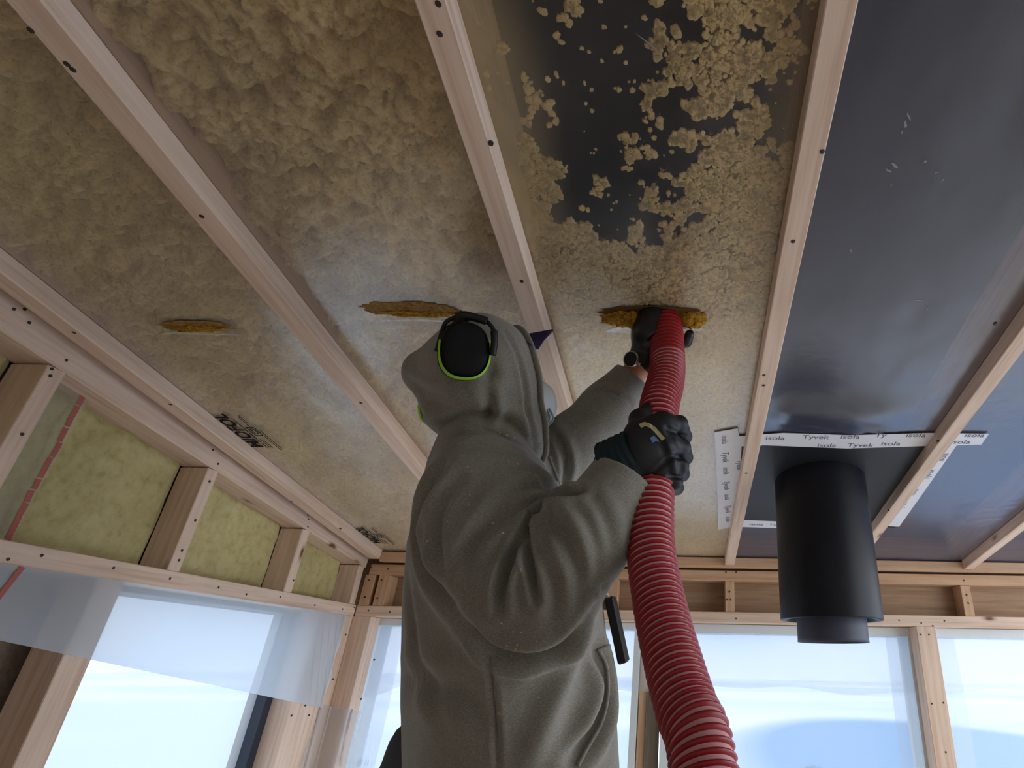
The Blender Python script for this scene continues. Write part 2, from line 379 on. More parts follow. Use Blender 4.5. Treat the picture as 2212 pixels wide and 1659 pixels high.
# blown wool behind the film of the first three bays
def woolpanel(i, seed):
    x0, x1 = XB[i] + .023, XB[i + 1] - .023; st_ = .005
    xs = np.arange(x0, x1 + st_ / 2, st_); ys = np.arange(YA, 3.09, st_)
    x, y = np.meshgrid(xs, ys, indexing='ij')
    n1 = fbm(x * 14 + seed, y * 20, seed, 4); n2 = fbm(x * 4.5 + seed * 2, y * 6.5, seed + 2, 3); n3 = fbm(x * 70, y * 90, seed, 2)
    n1 = fbm(x * 24 + seed, y * 34, seed, 4); n4 = fbm(x * 55 + seed, y * 75, seed + 1, 3)
    pit = np.clip(n1 - .50, 0, 1) * .15 + np.clip(n2 - .60, 0, 1) * .16 + np.clip(n4 - .46, 0, 1) * .075
    far = 1 - .50 * sstep(1.25, 2.0, y)
    if i == 1:                                            # hollow along the batten and a big pit near the top
        edge = sstep(.050, .012, x - x0 + .03 * (fbm(x * 3, y * 16, 4) - .5)); pit = pit + .018 * edge * (1 - sstep(1.0, 1.5, y))
        for px, py, r, d in ((330, 55, .035, .035), (415, 130, .03, .03), (650, 640, .02, .02), (860, 570, .022, .02)):
            c = atC(px, py); pit = pit + d * np.exp(-(((x - c.x) / r) ** 2 + ((y - c.y) / (r * .7)) ** 2))
    if i == 0:
        for px, py, r, d in ((470, 600, .028, .02), (560, 705, .045, .018), (20, 130, .05, .02)):
            c = atC(px, py); pit = pit + d * np.exp(-(((x - c.x) / r) ** 2 + ((y - c.y) / (r * .5)) ** 2))
    wx, wy = x + .010 * (n1 - .5), y + .010 * (n4 - .5)
    pit = pit + np.clip((worley(wx, wy * 1.25, .015, 2) - .34) * .014, 0, .010)
    pit = np.clip(pit, 0, .06) * far + (n3 - .5) * .005 * far
    z = ZF + TS * (Y0 - y) + .0035 + np.maximum(pit, -.0012)
    P = np.stack([x, y, z], -1).reshape(-1, 3); nu, nv = x.shape; I = np.arange(nu * nv).reshape(nu, nv)
    q = np.stack([I[:-1, :-1], I[:-1, 1:], I[1:, 1:], I[1:, :-1]], -1).reshape(-1, 4)
    return tag(npmesh('insulation', P, q, 'wool', ceiling), kind='stuff')
woolpanel(0, 1.7); woolpanel(1, 9.1)
# third bay: half blown, loose clumps on the film
DENS = [(1180, 600, 1.3), (1300, 600, 1.3), (1550, 600, 1.4), (1620, 500, 1.2), (1600, 400, 1.05), (1560, 320, .78), (1200, 520, 1.1), (1150, 420, .85), (1640, 340, .85), (1500, 500, .72), (1250, 570, 1.1), (1540, 420, .95),
        (1520, 10, .78), (1570, 100, .74), (1600, 200, .55), (1500, 130, .55), (1650, 50, .45), (1480, 230, .40), (1560, 250, .60), (1440, 60, .35),
        (1200, 50, .06), (1300, 100, .0), (1150, 230, .05), (1250, 300, .0), (1350, 200, .0), (1400, 330, .05), (1350, 420, .04), (1420, 500, .14), (1320, 470, .04), (1250, 400, .08), (1210, 440, .35), (1400, 120, .04), (1440, 320, .18), (1470, 420, .45),
        (1690, 100, -.05), (1700, 250, -.02), (1050, 50, .05), (1080, 220, .10), (1120, 330, .42), (1380, 560, .7), (1440, 560, .9), (1420, 620, 1.3), (1010, -120, .1), (1300, -150, .0), (1550, -150, .7)]
DW = [(atC(px, py), d) for px, py, d in DENS]
def density(x, y):
    num = np.zeros_like(x); den = np.zeros_like(x)
    for p, d in DW:
        r2 = (x - p.x) ** 2 + ((y - p.y) * 1.0) ** 2; w_ = np.exp(-r2 / (2 * .035 ** 2)) + 1e-5 / (r2 + 1e-3); num += w_ * d; den += w_
    return np.maximum(num / den, 1.4 * sstep(1.08, 1.2, y))
def cover(x, y):
    n = fbm(x * 32, y * 34, 1.3, 5); n = .5 + .5 * np.tanh((n - .5) * 6.2)
    return density(x, y) - n
def loose_wool():
    rs = np.random.RandomState(5); x0, x1 = XB[2] + .026, XB[3] - .026; g_ = .0046
    x, y = np.meshgrid(np.arange(x0, x1, g_), np.arange(.30, 1.22, g_), indexing='ij'); x, y = x.ravel(), y.ravel()
    x = x + (rs.rand(len(x)) - .5) * g_; y = y + (rs.rand(len(x)) - .5) * g_
    c = cover(x, y); pr = .70 * sstep(-.13, .08, c) * (1 - .75 * sstep(.15, .5, c)) + .010
    k = rs.rand(len(x)) < pr; x, y, c = x[k], y[k], c[k]
    bm = bmesh.new(); bmesh.ops.create_icosphere(bm, subdivisions=2, radius=1); bv_ = np.array([tuple(v.co) for v in bm.verts]); bf = np.array([[v.index for v in f.verts] for f in bm.faces]); bm.free()
    n = len(x); r = (.0022 + .0052 * rs.rand(n) ** 1.6) * (.6 + .6 * sstep(-.3, .1, c)); el = 1 + .9 * rs.rand(n) ** 3; an = rs.rand(n) * 6.28
    V = np.repeat(bv_[None], n, 0); sd = rs.rand(n, 1) * 50
    V = V * (1 + .75 * (vnoise(V[..., 0] * 1.7 + sd, V[..., 1] * 1.7 + sd * 1.3, V[..., 2] * 1.7) - .5) + .5 * (vnoise(V[..., 0] * 4 + sd, V[..., 1] * 4, V[..., 2] * 4 + sd) - .5))[..., None]
    lx, ly, lz = V[..., 0] * r[:, None] * el[:, None], V[..., 1] * r[:, None], V[..., 2] * r[:, None] * .8
    ca, sa = np.cos(an)[:, None], np.sin(an)[:, None]
    X = x[:, None] + lx * ca - ly * sa; Y = y[:, None] + lx * sa + ly * ca
    Z = ZF + TS * (Y0 - Y) + .0035 + np.maximum(lz, -r[:, None] * .35) + r[:, None] * .35
    P = np.stack([X, Y, Z], -1).reshape(-1, 3); Q = (bf[None] + (np.arange(n) * len(bv_))[:, None, None]).reshape(-1, 3)
    return tag(npmesh('loose_wool', P, Q, 'wool', ceiling), kind='stuff')
def wool3():
    x0, x1 = XB[2] + .023, XB[3] - .023; st_ = .0034
    xs = np.arange(x0, x1 + st_ / 2, st_); ys = np.arange(YA, 3.09, st_)
    x, y = np.meshgrid(xs, ys, indexing='ij')
    cov = cover(x, y) - .30 * (worley(x + .004 * vnoise(x * 150, y * 150), y, .012, 3) - .42) * (1 - sstep(1.0, 1.3, y))
    n2 = fbm(x * 26, y * 30, 5.2, 4); n3 = fbm(x * 95, y * 110, 2.2, 3)
    pit = np.clip(n2 - .55, 0, 1) * .05 * (1 - .7 * sstep(1.2, 1.8, y)) + (n3 - .5) * .007 * (1 - .6 * sstep(1.2, 1.8, y))
    near = 1 - .75 * sstep(1.15, 1.7, y); wx, wy = x + .006 * (n3 - .5), y + .006 * (n2 - .5)
    nod = (worley(wx, wy, .013, 3) - .30) * .018 + (worley(wx, wy, .007, 5) - .3) * .006
    pit = pit + np.clip(nod, 0, .014) * near
    up_ = .0035 + np.maximum(pit, -.0015) + .014 * (1 - sstep(-.02, .22, cov))
    z = ZF + TS * (Y0 - y) + up_
    P = np.stack([x, y, z], -1); nu, nv = x.shape; I = np.arange(nu * nv).reshape(nu, nv)
    q = np.stack([I[:-1, :-1], I[:-1, 1:], I[1:, 1:], I[1:, :-1]], -1).reshape(-1, 4)
    ok = (cov.reshape(-1)[q] > -.02).all(1); q = q[ok]
    used = np.unique(q); re = np.full(nu * nv, -1); re[used] = np.arange(len(used))
    return tag(npmesh('insulation', relax(P.reshape(-1, 3)[used], re[q], 2, .5), re[q], 'wool', ceiling), kind='stuff')
wool3(); loose_wool()
def dust():
    me = films[2].data; co_ = np.empty(len(me.vertices) * 3, np.float32); me.vertices.foreach_get('co', co_); co_ = co_.reshape(-1, 3)
    x, y = co_[:, 0], co_[:, 1]
    e = sstep(XB[2] + .16, XB[2] + .02, x + .05 * (fbm(x * 10, y * 6) - .5)) * sstep(1.25, .9, y)
    d = .42 * e * (.6 + .8 * fbm(x * 18, y * 14, 2.0)) + .16 * sstep(.06, .0, XB[3] - .05 - x) * sstep(1.1, .8, y)
    a = me.attributes.new('dust', 'FLOAT', 'POINT'); a.data.foreach_set('value', np.clip(d, 0, .7).astype(np.float32))
dust()

# torn slits where the hose was pushed in, raw yellow wool bulging through
def tuft(name, c, rx, ry, rz, m, seed, drop=0.0, n=(46, 18), rough_=.28):
    v, f = [], []; nu, nv = n
    for i in range(nu):
        for j in range(nv):
            a = 2 * math.pi * i / nu; b2 = math.pi * (j / (nv - 1) - .5)
            d = Vector((math.cos(b2) * math.cos(a), math.cos(b2) * math.sin(a), math.sin(b2)))
            k = 1 + rough_ * float(fbm(d.x * 6 + seed, d.y * 3 + 2, d.z * 3 + seed, 4) - .5) * 2 + .25 * float(vnoise(d.x * 16 + seed, d.y * 9, d.z * 9) - .5)
            v.append(c + Vector((1, 0, 0)) * d.x * rx * k + CT * d.y * ry * k + CN * (d.z * rz * k - drop))
    for i in range(nu):
        for j in range(nv - 1):
            f.append((i * nv + j, ((i + 1) % nu) * nv + j, ((i + 1) % nu) * nv + j + 1, i * nv + j + 1))
    return mesh(name, v, f, m, ceiling, True)
tuft('wool_tuft', onfilm(-1.29, 1.275, .006), .092, .016, .013, 'wool_raw', 1.0, 0.0, (60, 20), .55)
tuft('wool_tuft', onfilm(-.69, 1.205, .006), .105, .016, .012, 'wool_raw', 4.0, 0.0, (60, 20), .5)
tuft('wool_tuft', onfilm(-.155, 1.208), .070, .028, .020, 'wool_raw', 7.0, 0.0, (60, 24), .45)
tuft('wool_tuft', onfilm(.000, 1.205), .035, .026, .022, 'wool_raw', 9.0)
M['slit_shade'] = mat('dark_slit_shade', lin(96, 70, 40), .95, .05)[0]  # dark colour standing in for the shade inside a slit
M['slit_shade_tan'] = wool('tan_wool_shade', lin(170, 136, 86), lin(150, 114, 66), lin(116, 82, 44), 80)  # wool darkened in its colour, as shaded inside the slit
def slit(c, rx, ry, seed, m='slit_shade'):
    v = []; n = 40
    for i in range(n):
        a = 2 * math.pi * i / n; k = 1 + .5 * (float(fbm(math.cos(a) * 5 + seed, math.sin(a) * 5, seed, 3)) - .5)
        v.append(c + Vector((1, 0, 0)) * math.cos(a) * rx * k + CT * math.sin(a) * ry * k)
    mesh('slit', v, [tuple(range(n))], m, ceiling)  # flat patch on the film, no real depth; shade is its colour
slit(onfilm(-1.275, 1.262, -.0022), .085, .018, 1.0, 'slit_shade_tan'); slit(onfilm(-.70, 1.186, -.0022), .115, .024, 3.0, 'slit_shade_tan'); slit(onfilm(-.10, 1.185, -.0022), .125, .026, 5.0)
def flap(x0, x1, y, sag, lean, seed, m='film'):
    def pf(u, v):
        x = x0 + (x1 - x0) * u; e = np.sin(np.pi * np.clip(u, 0, 1)) ** .8
        yy = y + lean * v * e + .004 * (fbm(x * 30, v * 2, seed) - .5); z = ZF + TS * (Y0 - yy) - .002 - sag * e * np.sin(v * np.pi * .5) - .002 * (fbm(x * 40, v * 4, seed) - .5) * e
        return np.stack([x, yy, z], -1)
    return sheetgrid('film_flap', pf, 40, 10, m, ceiling)
flap(-.225, -.100, 1.262, .012, -.040, 1); flap(-.03, .035, 1.25, .012, -.035, 2); flap(-.81, -.58, 1.232, .010, -.020, 3); flap(-1.40, -1.18, 1.298, .008, -.018, 4)

# print on the film, half hidden by the first batten
def filmprint(y, k):
    g = Geo(); ex = CT; ey = Vector((-1, 0, 0))              # reading up the slope, letter feet away from the wall
    o = lambda x, yy: onfilm(x, yy, -.0045)
    g.text('MIOFOL', .060 * k, o(-1.487, y), ex, ey, .035)
    for a_, l in ((.0, .03), (.036, .018), (.060, .04), (.106, .025), (.138, .03)): g.slab(o(-1.476, y - a_), o(-1.476, y - a_) + CT * l * k, .003, -CN)
    for i, (x, a, l) in enumerate(((-1.466, .0, .06), (-1.458, .0, .05), (-1.438, -.02, .10), (-1.430, -.01, .13), (-1.450, .14, .06), (-1.443, .16, .05))):
        g.slab(o(x, y - a), o(x, y - a) + CT * l * k, .0022, -CN)
    q = [o(-1.466, y - .085 * k), o(-1.440, y - .085 * k), o(-1.440, y - .135 * k), o(-1.466, y - .135 * k)]
    for i in range(4): g.slab(q[i], q[(i + 1) % 4], .003, -CN)
    q = [o(-1.459, y - .095 * k), o(-1.447, y - .095 * k), o(-1.447, y - .125 * k), o(-1.459, y - .125 * k)]
    for i in range(4): g.slab(q[i], q[(i + 1) % 4], .003, -CN)
    g.build('film_print', 'black_print', ceiling)
filmprint(1.90, 1.0); filmprint(2.84, .95)
def scuffs():
    g = Geo(); random.seed(4); M['scuff'] = mat('pale_scuff', lin(150, 146, 146), .9, .1)[0]
    for px, py, l, wd, an in ((1962, 250, 26, 5, 2.2), (1955, 266, 20, 9, 2.0), (1948, 285, 10, 4, 1.9), (1932, 356, 24, 8, 2.5), (1920, 368, 22, 6, 2.7), (1998, 348, 10, 7, 2.3), (2022, 372, 12, 3, .7), (2036, 388, 10, 3, 1.2), (1925, 400, 10, 3, 1.6), (2003, 666, 9, 8, .3), (1985, 648, 46, 2, .1), (1838, 540, 14, 3, 2.0), (1825, 700, 10, 4, 1.0), (1400, 92, 60, 3, 2.5), (1460, 440, 40, 3, 1.2)):
        c = atC(px, py); c = onfilm(c.x, c.y, -.0016); k = .00078; n = 11; v = []
        for i in range(n):
            a = 2 * math.pi * i / n; r_ = random.uniform(.55, 1.2); u, w_ = math.cos(a) * l * k / 2 * r_, math.sin(a) * wd * k / 2 * r_
            v.append(c + Vector((1, 0, 0)) * (u * math.cos(an) - w_ * math.sin(an)) + CT * (u * math.sin(an) + w_ * math.cos(an)))
        g.add(v, [tuple(range(n))])
    tag(g.build('film_scuffs', 'scuff', ceiling), kind='stuff')
scuffs()
SB = []
for i, pl in enumerate([[(67, 65), (145, 138), (158, 150), (436, 467), (780, 870)], [(950, 73), (1127, 607), (947, 8), (1060, 310)], [(1776, 327), (1713, 521), (1650, 810), (1649, 832), (1612, 1022)], [(2150, 700), (2026, 954), (1920, 1103)], [(368, 893 - 20), (630, 1108 - 25), (160, 718), (735, 1142)]]):
    for p in pl: SB.append((atC(p[0], p[1], bh), -CN))
screws('screw_heads', SB, ceiling, .0048)

# ---- far wall ---------------------------------------------------
def wz(z): return H + z
wall_back = tag(rootbox((-1.8, 3.10, wz(.17)), (2.4, 3.118, wz(.64)), 'wall_back', 'pine_board'), kind='structure')
abox('top_plate', (-1.60, YB, wz(.386)), (2.4, 3.098, wz(.436)), 'pine_warm', wall_back)
abox('rail', (-1.618, YB, wz(.193)), (2.4, 3.098, wz(.241)), 'pine', wall_back)
for x0, x1 in ((-1.615, -1.566), (-1.546, -1.492), (-.995, -.948), (-.397, -.349), (.184, .229), (1.359, 1.407), (1.955, 2.0)):
    abox('cripple_stud', (x0, YB + .002, wz(.2415)), (x1, 3.098, wz(.3855)), 'pine_warm', wall_back)
abox('stud', (1.108, YB, 0), (1.202, 3.098, wz(.1925)), 'pine', wall_back)
abox('stud', (-1.722, YB + .001, 0), (-1.535, 3.098, wz(.1925)), 'pine', wall_back)
abox('stud', (-.228, 3.14, 0), (-.190, 3.235, wz(.19)), 'pine_warm', wall_back)
abox('plank', (-.188, 3.125, 0), (-.125, 3.16, wz(-.095)), 'grey_board', wall_back)
def upper_sheet():
    def pf(u, v):
        x = -1.53 + 3.9 * u; zb = -.095 + .012 * np.sin(x * 5.0) + .008 * np.sin(x * 13 + 1) - .05 * sstep(-1.30, -1.50, x)
        z = H + .30 + (zb - .30) * v; y = 3.106 + .004 * (fbm(x * 5, v * 4, 1.0, 3) - .5) * v
        return np.stack([x, y + 0 * z, z], -1)
    o = sheetgrid('plastic_sheet', pf, 150, 14, 'sheet_light', wall_back)
upper_sheet()
def lap(x0, x1):
    def pf(u, v):
        x = x0 + (x1 - x0) * u + .01 * np.sin(v * 5) * (u > .5); z = H + .19 - 1.2 * v
        return np.stack([x, 3.12 + .0 * x, z + 0 * x], -1)
    sheetgrid('plastic_strip', pf, 8, 20, 'sheet_light', wall_back)
lap(.99, 1.10); lap(1.21, 1.33); lap(-1.53, -1.42)
ft = []
for px, py in ((1568, 1236), (1590, 1236), (1576, 1278), (1570, 1295), (1578, 1295), (1590, 1336), (2082, 1254), (2088, 1285), (2092, 1303), (1942, 1340), (1990, 1346), (2015, 1352), (2040, 1341), (1989, 1371), (2007, 1371), (2013, 1520), (2038, 1518), (2043, 1625), (797, 1253), (788, 1290), (824, 1253), (815, 1292), (796, 1319), (842, 1322), (838, 1229), (802, 1226), (1320, 1288), (1327, 1240), (808, 1425), (780, 1510)):
    ft.append((atY(px, py, YB), (0, -1, 0)))
screws('screw_heads', ft, wall_back, .0042)
def window(name, x0, x1, z0, z1, y, t, mfr, label=None):
    g = Geo()
    def bx(a, b2):
        v = [Vector((q[0], q[1], q[2])) for q in ((a[0], a[1], a[2]), (b2[0], a[1], a[2]), (b2[0], b2[1], a[2]), (a[0], b2[1], a[2]), (a[0], a[1], b2[2]), (b2[0], a[1], b2[2]), (b2[0], b2[1], b2[2]), (a[0], b2[1], b2[2]))]
        g.add(v, [(3, 2, 1, 0), (4, 5, 6, 7), (0, 1, 5, 4), (1, 2, 6, 5), (2, 3, 7, 6), (3, 0, 4, 7)])
    bx((x0, y, z0), (x0 + t, y + .16, z1)); bx((x1 - t, y, z0), (x1, y + .16, z1)); bx((x0 + t, y, z1 - t), (x1 - t, y + .16, z1)); bx((x0 + t, y, z0), (x1 - t, y + .16, z0 + t))
    o = tag(g.build(name, mfr), kind='structure')
    v = [(x0 + t, y + .12, z0 + t), (x1 - t, y + .12, z0 + t), (x1 - t, y + .12, z1 - t), (x0 + t, y + .12, z1 - t)]
    mesh('cover_sheet', v, [(0, 1, 2, 3)], 'sheet', o)
    return o
w2 = window('window_2', -1.575, -.232, .25, wz(.19), 3.099, .03, 'frame_white')
w3 = window('window_3', -.12, 1.135, .25, wz(.19), 3.099, .04, 'frame_white')
w4 = window('window_4', 1.175, 2.40, .25, wz(.19), 3.099, .04, 'frame_white')
g = Geo(); o_ = atY(752, 1650, 3.231); g.text('\u25b3 @ )) - .', .030, Vector((o_.x, 3.2305, o_.z)), Vector((1, 0, 0)), Vector((0, 0, 1))); g.build('sheet_print', 'grey_print', w2)
g = Geo(); o_ = atY(1738, 1668, 3.231); g.text('AGU', .036, Vector((o_.x, 3.2305, o_.z)), Vector((1, 0, 0)), Vector((0, 0, 1))); g.build('sheet_print', 'grey_print', w3)

# ---- left wall ---------------------------------------------------
wall_left = tag(rootbox((-1.80, -1.5, 0), (-1.772, 1.765, wz(1.2)), 'wall_left', 'hard_board'), kind='structure')
abox('sheathing', (-1.80, 1.765, wz(.17)), (-1.772, 3.1, wz(.8)), 'hard_board', wall_left, 0)
def pz(y): return wz(.424 + .142 * (2.95 - y))
sl = math.atan(.142); pn = Vector((0, math.sin(sl), math.cos(sl)))
timber('top_plate', Vector((-1.669, -.5, pz(-.5))) + pn * .085, Vector((-1.669, 2.995, pz(2.995))) + pn * .085, .098, .17, pn, 'pine', wall_left)
abox('rail', (-1.718, -.5, wz(.192)), (XL, 2.998, wz(.243)), 'pine', wall_left)
studs = ((.66, .71), (1.283, 1.329), (1.864, 1.911), (2.436, 2.486), (2.935, 2.982))
for y0, y1 in studs:
    abox('stud', (-1.716, y0, wz(.2435)), (XL - .001, y1, pz((y0 + y1) / 2) - .001), 'pine', wall_left)
for y0, y1 in ((1.660, 1.742), (2.70, 2.915), (2.93, 2.998)):
    abox('stud', (-1.716, y0, 0), (XL - .002, y1, wz(.1915)), 'pine', wall_left)
def batt(y0, y1, seed):
    def pf(u, v):
        y = y0 + (y1 - y0) * u; z = wz(.243) + (H + .424 + .142 * (2.95 - y) + .02 - wz(.243)) * v
        e = np.minimum(np.minimum(u, 1 - u) * (y1 - y0), np.minimum(v, 1 - v) * .3)
        x = -1.700 + .020 * (fbm(y * 11 + seed, z * 11, seed, 4) - .5) - .02 * (1 - sstep(0, .035, e)) + .004 * (fbm(y * 60, z * 60, seed, 2) - .5)
        return np.stack([x, y, z], -1)
    tag(sheetgrid('batt', pf, 90, 60, 'batt', wall_left), kind=None)
for a, b2, s in ((.712, 1.282, 1), (1.33, 1.863, 3), (1.912, 2.435, 5), (2.487, 2.934, 8)): batt(a, b2, s)
def wfilm():
    def pf(u, v):
        y = 1.331 + .125 * u; z = wz(.245) + (H + .424 + .142 * (2.95 - y) + .01 - wz(.245)) * v
        return np.stack([-1.676 + .004 * (fbm(y * 20, z * 12, 2.0, 3) - .5) + 0 * z, y + .012 * (fbm(z * 8, y, 3.0) - .5) * (u > .9), z], -1)
    sheetgrid('film_edge', pf, 14, 30, 'wall_film', wall_left)
    g = Geo(); random.seed(2); z = wz(.25)
    while z < wz(.625):
        l = random.uniform(.02, .06); y = 1.440 + random.uniform(-.002, .002)
        g.slab((-1.6735, y, z), (-1.6735, y + random.uniform(-.002, .002), z + l), .014, (1, 0, 0)); z += l + random.choice((.0, .002, .004))
    g.build('red_stripe', 'red_print', wall_left)
wfilm()
def lsheet():
    def pf(u, v):
        y = .5 + 2.42 * u; zb = H + .027 - .153 * (y - 1.49); zt = H + .1915; z = zt + (zb - zt) * v
        k = np.exp(-((y - 2.86) / .10) ** 2)
        x = -1.611 + .003 * (fbm(y * 5, z * 5, 1.0, 3) - .5) + .007 * np.sin((y + (z - H) * .35) * 120) * k * np.sin(np.pi * np.clip(v, 0, 1)) 
        return np.stack([x, y, z], -1)
    sheetgrid('plastic_sheet', pf, 240, 26, 'sheet_milky', wall_left)
    g = Geo(); g.slab((-1.6085, 1.447, wz(.19)), (-1.6085, 1.425, wz(.10)), .013, (1, 0, 0)); g.build('red_stripe', 'red_print', wall_left)
lsheet()
def wrap():
    def pf(u, v):
        zt = H - .175 - .03 * u; z = zt - .75 * v
        x = np.where(u < .5, -1.612, -1.612 + (u - .5) * 2 * .17); y = np.where(u < .5, 2.90 + u * 2 * .088, 2.990)
        wv = .5 + .5 * np.sin(v * 7 + 1); x = x - .03 * (u > .85) * wv; y = y - .06 * (u < .15) * wv * sstep(.1, .4, v)
        return np.stack([x, y, z], -1)
    sheetgrid('corner_sheet', pf, 21, 24, 'sheet_light', wall_left, False)
wrap()
lt = []
for px, py in ((30, 668), (63, 697), (53, 668), (143, 778), (112, 797), (109, 812), (48, 938), (460, 972), (471, 1002), (453, 1040), (422, 1124), (393, 1189), (387, 1210), (665, 1113), (666, 1122), (665, 1138), (653, 1190), (634, 1254), (17, 1208), (90, 1200), (245, 1227), (367, 1250), (472, 1269), (532, 1284), (605, 1290), (680, 1307), (740, 1316), (765, 1312), (747, 1371), (720, 1467), (660, 1524), (630, 1546), (668, 1545)):
    lt.append((atX(px, py, XL), (1, 0, 0)))
screws('screw_heads', lt, wall_left, .004)
# dark framed window in the left wall
def leftwindow():
    g = Geo(); y0, y1, z0, z1, t, xa, xb = 1.745, 2.695, .25, wz(.185), .042, -1.775, -1.70
    def bx(a, b2):
        v = [Vector(q) for q in ((a[0], a[1], a[2]), (b2[0], a[1], a[2]), (b2[0], b2[1], a[2]), (a[0], b2[1], a[2]), (a[0], a[1], b2[2]), (b2[0], a[1], b2[2]), (b2[0], b2[1], b2[2]), (a[0], b2[1], b2[2]))]
        g.add(v, [(3, 2, 1, 0), (4, 5, 6, 7), (0, 1, 5, 4), (1, 2, 6, 5), (2, 3, 7, 6), (3, 0, 4, 7)])
    bx((xa, y1 - t, z0), (xb, y1, z1)); bx((xa, y0, z0), (xb, y0 + .008, z1)); bx((xa, y0, z1 - .01), (xb, y1, z1)); bx((xa, y0, z0), (xb, y1, z0 + t))
    o = tag(g.build('window_1', 'frame_dark'), kind='structure')
    mesh('cover_sheet', [(-1.74, y0, z0), (-1.74, y1 - t, z0), (-1.74, y1 - t, z1), (-1.74, y0, z1)], [(0, 1, 2, 3)], 'sheet', o)
leftwindow()

# ================================================================ PERSON
m, nt, b = mat('grey_sweat_fabric', lin(129, 126, 118), .95, .08); M['hoodie'] = m
v_ = coords(nt); vs = N(nt, 'ShaderNodeMapping'); vs.inputs['Scale'].default_value = (1, 1, 4.5); nt.links.new(v_, vs.inputs[0])
fl = noise(nt, vs.outputs[0], 230, 4, .7); r = ramp(nt, (.32, lin(106, 103, 96)), (.5, lin(129, 125, 116)), (.70, lin(152, 148, 138))); nt.links.new(fl, r.inputs[0])
big = noise(nt, v_, 7, 3); r2 = ramp(nt, (.35, (.90, .88, .85, 1)), (.65, (1.06, 1.06, 1.06, 1))); nt.links.new(big, r2.inputs[0])
nt.links.new(mixc(nt, 1.0, r.outputs[0], r2.outputs[0], 'MULTIPLY'), b.inputs['Base Color']); bump(nt, b, noise(nt, v_, 420, 2), .25, .0008)
b.inputs['Sheen Weight'].default_value = .25; b.inputs['Sheen Roughness'].default_value = .6
M['skin'] = mat('skin', lin(196, 136, 104), .55, .3)[0]
M['trousers'] = mat('dark_work_cloth', lin(84, 88, 96), .9, .1)[0]
M['boot'] = mat('boot_leather', lin(44, 40, 38), .6, .3)[0]
m, nt, b = mat('black_glove', lin(30, 30, 34), .55, .35); M['glove'] = m
bump(nt, b, noise(nt, coords(nt), 260, 2), .3, .0006)
M['glove_shiny'] = mat('coated_glove', lin(22, 21, 24), .28, .5)[0]
M['cuff'] = mat('glove_cuff', lin(44, 54, 58), .85, .1)[0]
M['cream'] = mat('cream_label', lin(196, 186, 150), .7, .2)[0]
M['blue'] = mat('blue_label', lin(92, 120, 160), .6, .2)[0]
M['navy'] = mat('navy_cap', lin(44, 38, 70), .8, .1)[0]
M['seam'] = mat('seam_thread', lin(120, 116, 110), .9, .1)[0]

def surface_nets(fn, lo, hi, h):
    ax = [np.arange(lo[i], hi[i] + h, h, dtype=np.float32) for i in range(3)]
    S = fn(ax[0][:, None, None], ax[1][None, :, None], ax[2][None, None, :]).astype(np.float32)
    n = np.array(S.shape); ins = S < 0
    c = np.zeros(n - 1, np.int8)
    for dx in (0, 1):
        for dy in (0, 1):
            for dz in (0, 1): c += ins[dx:n[0] - 1 + dx, dy:n[1] - 1 + dy, dz:n[2] - 1 + dz]
    act = (c > 0) & (c < 8); idx = np.full(n - 1, -1, np.int64); A = np.argwhere(act); idx[act] = np.arange(len(A))
    P = np.zeros((len(A), 3)); K = np.zeros(len(A))
    cor = [(0, 0, 0), (1, 0, 0), (0, 1, 0), (0, 0, 1), (1, 1, 0), (1, 0, 1), (0, 1, 1), (1, 1, 1)]
    for a in cor:
        for b2 in cor:
            d = np.array(b2) - np.array(a)
            if d.min() < 0 or d.sum() != 1: continue
            s0 = S[A[:, 0] + a[0], A[:, 1] + a[1], A[:, 2] + a[2]]; s1 = S[A[:, 0] + b2[0], A[:, 1] + b2[1], A[:, 2] + b2[2]]
            x = (s0 < 0) != (s1 < 0); t = np.where(x, s0 / np.where(x, s0 - s1, 1), 0)
            P += np.where(x[:, None], np.array(a) + t[:, None] * d, 0); K += x
    P = (A + P / K[:, None]) * h + np.array(lo)
    Q = []
    for k in range(3):
        u, v = (k + 1) % 3, (k + 2) % 3
        s0 = [slice(None)] * 3; s1 = [slice(None)] * 3; s0[k] = slice(0, -1); s1[k] = slice(1, None)
        x = ins[tuple(s0)] != ins[tuple(s1)]; I = np.argwhere(x)
        I = I[(I[:, u] > 0) & (I[:, v] > 0) & (I[:, u] < n[u] - 1) & (I[:, v] < n[v] - 1)]
        flip = ins[I[:, 0], I[:, 1], I[:, 2]]
        def cell(du, dv):
            J = I.copy(); J[:, u] -= du; J[:, v] -= dv; return idx[J[:, 0], J[:, 1], J[:, 2]]
        q = np.stack([cell(1, 1), cell(0, 1), cell(0, 0), cell(1, 0)], -1)
        q[~flip] = q[~flip][:, ::-1]; Q.append(q)
    Q = np.concatenate(Q); return P, Q[(Q >= 0).all(1)]
def normals(P, Q):
    nn = np.cross(P[Q[:, 2]] - P[Q[:, 0]], P[Q[:, 3]] - P[Q[:, 1]]); V = np.zeros_like(P)
    for i in range(4): V += np.stack([np.bincount(Q[:, i], nn[:, k], len(P)) for k in range(3)], -1)
    return V / np.maximum(np.linalg.norm(V, axis=1, keepdims=True), 1e-9)
def smin(a, b2, k):
    h = np.clip(.5 + .5 * (b2 - a) / k, 0, 1); return b2 + (a - b2) * h - k * h * (1 - h)
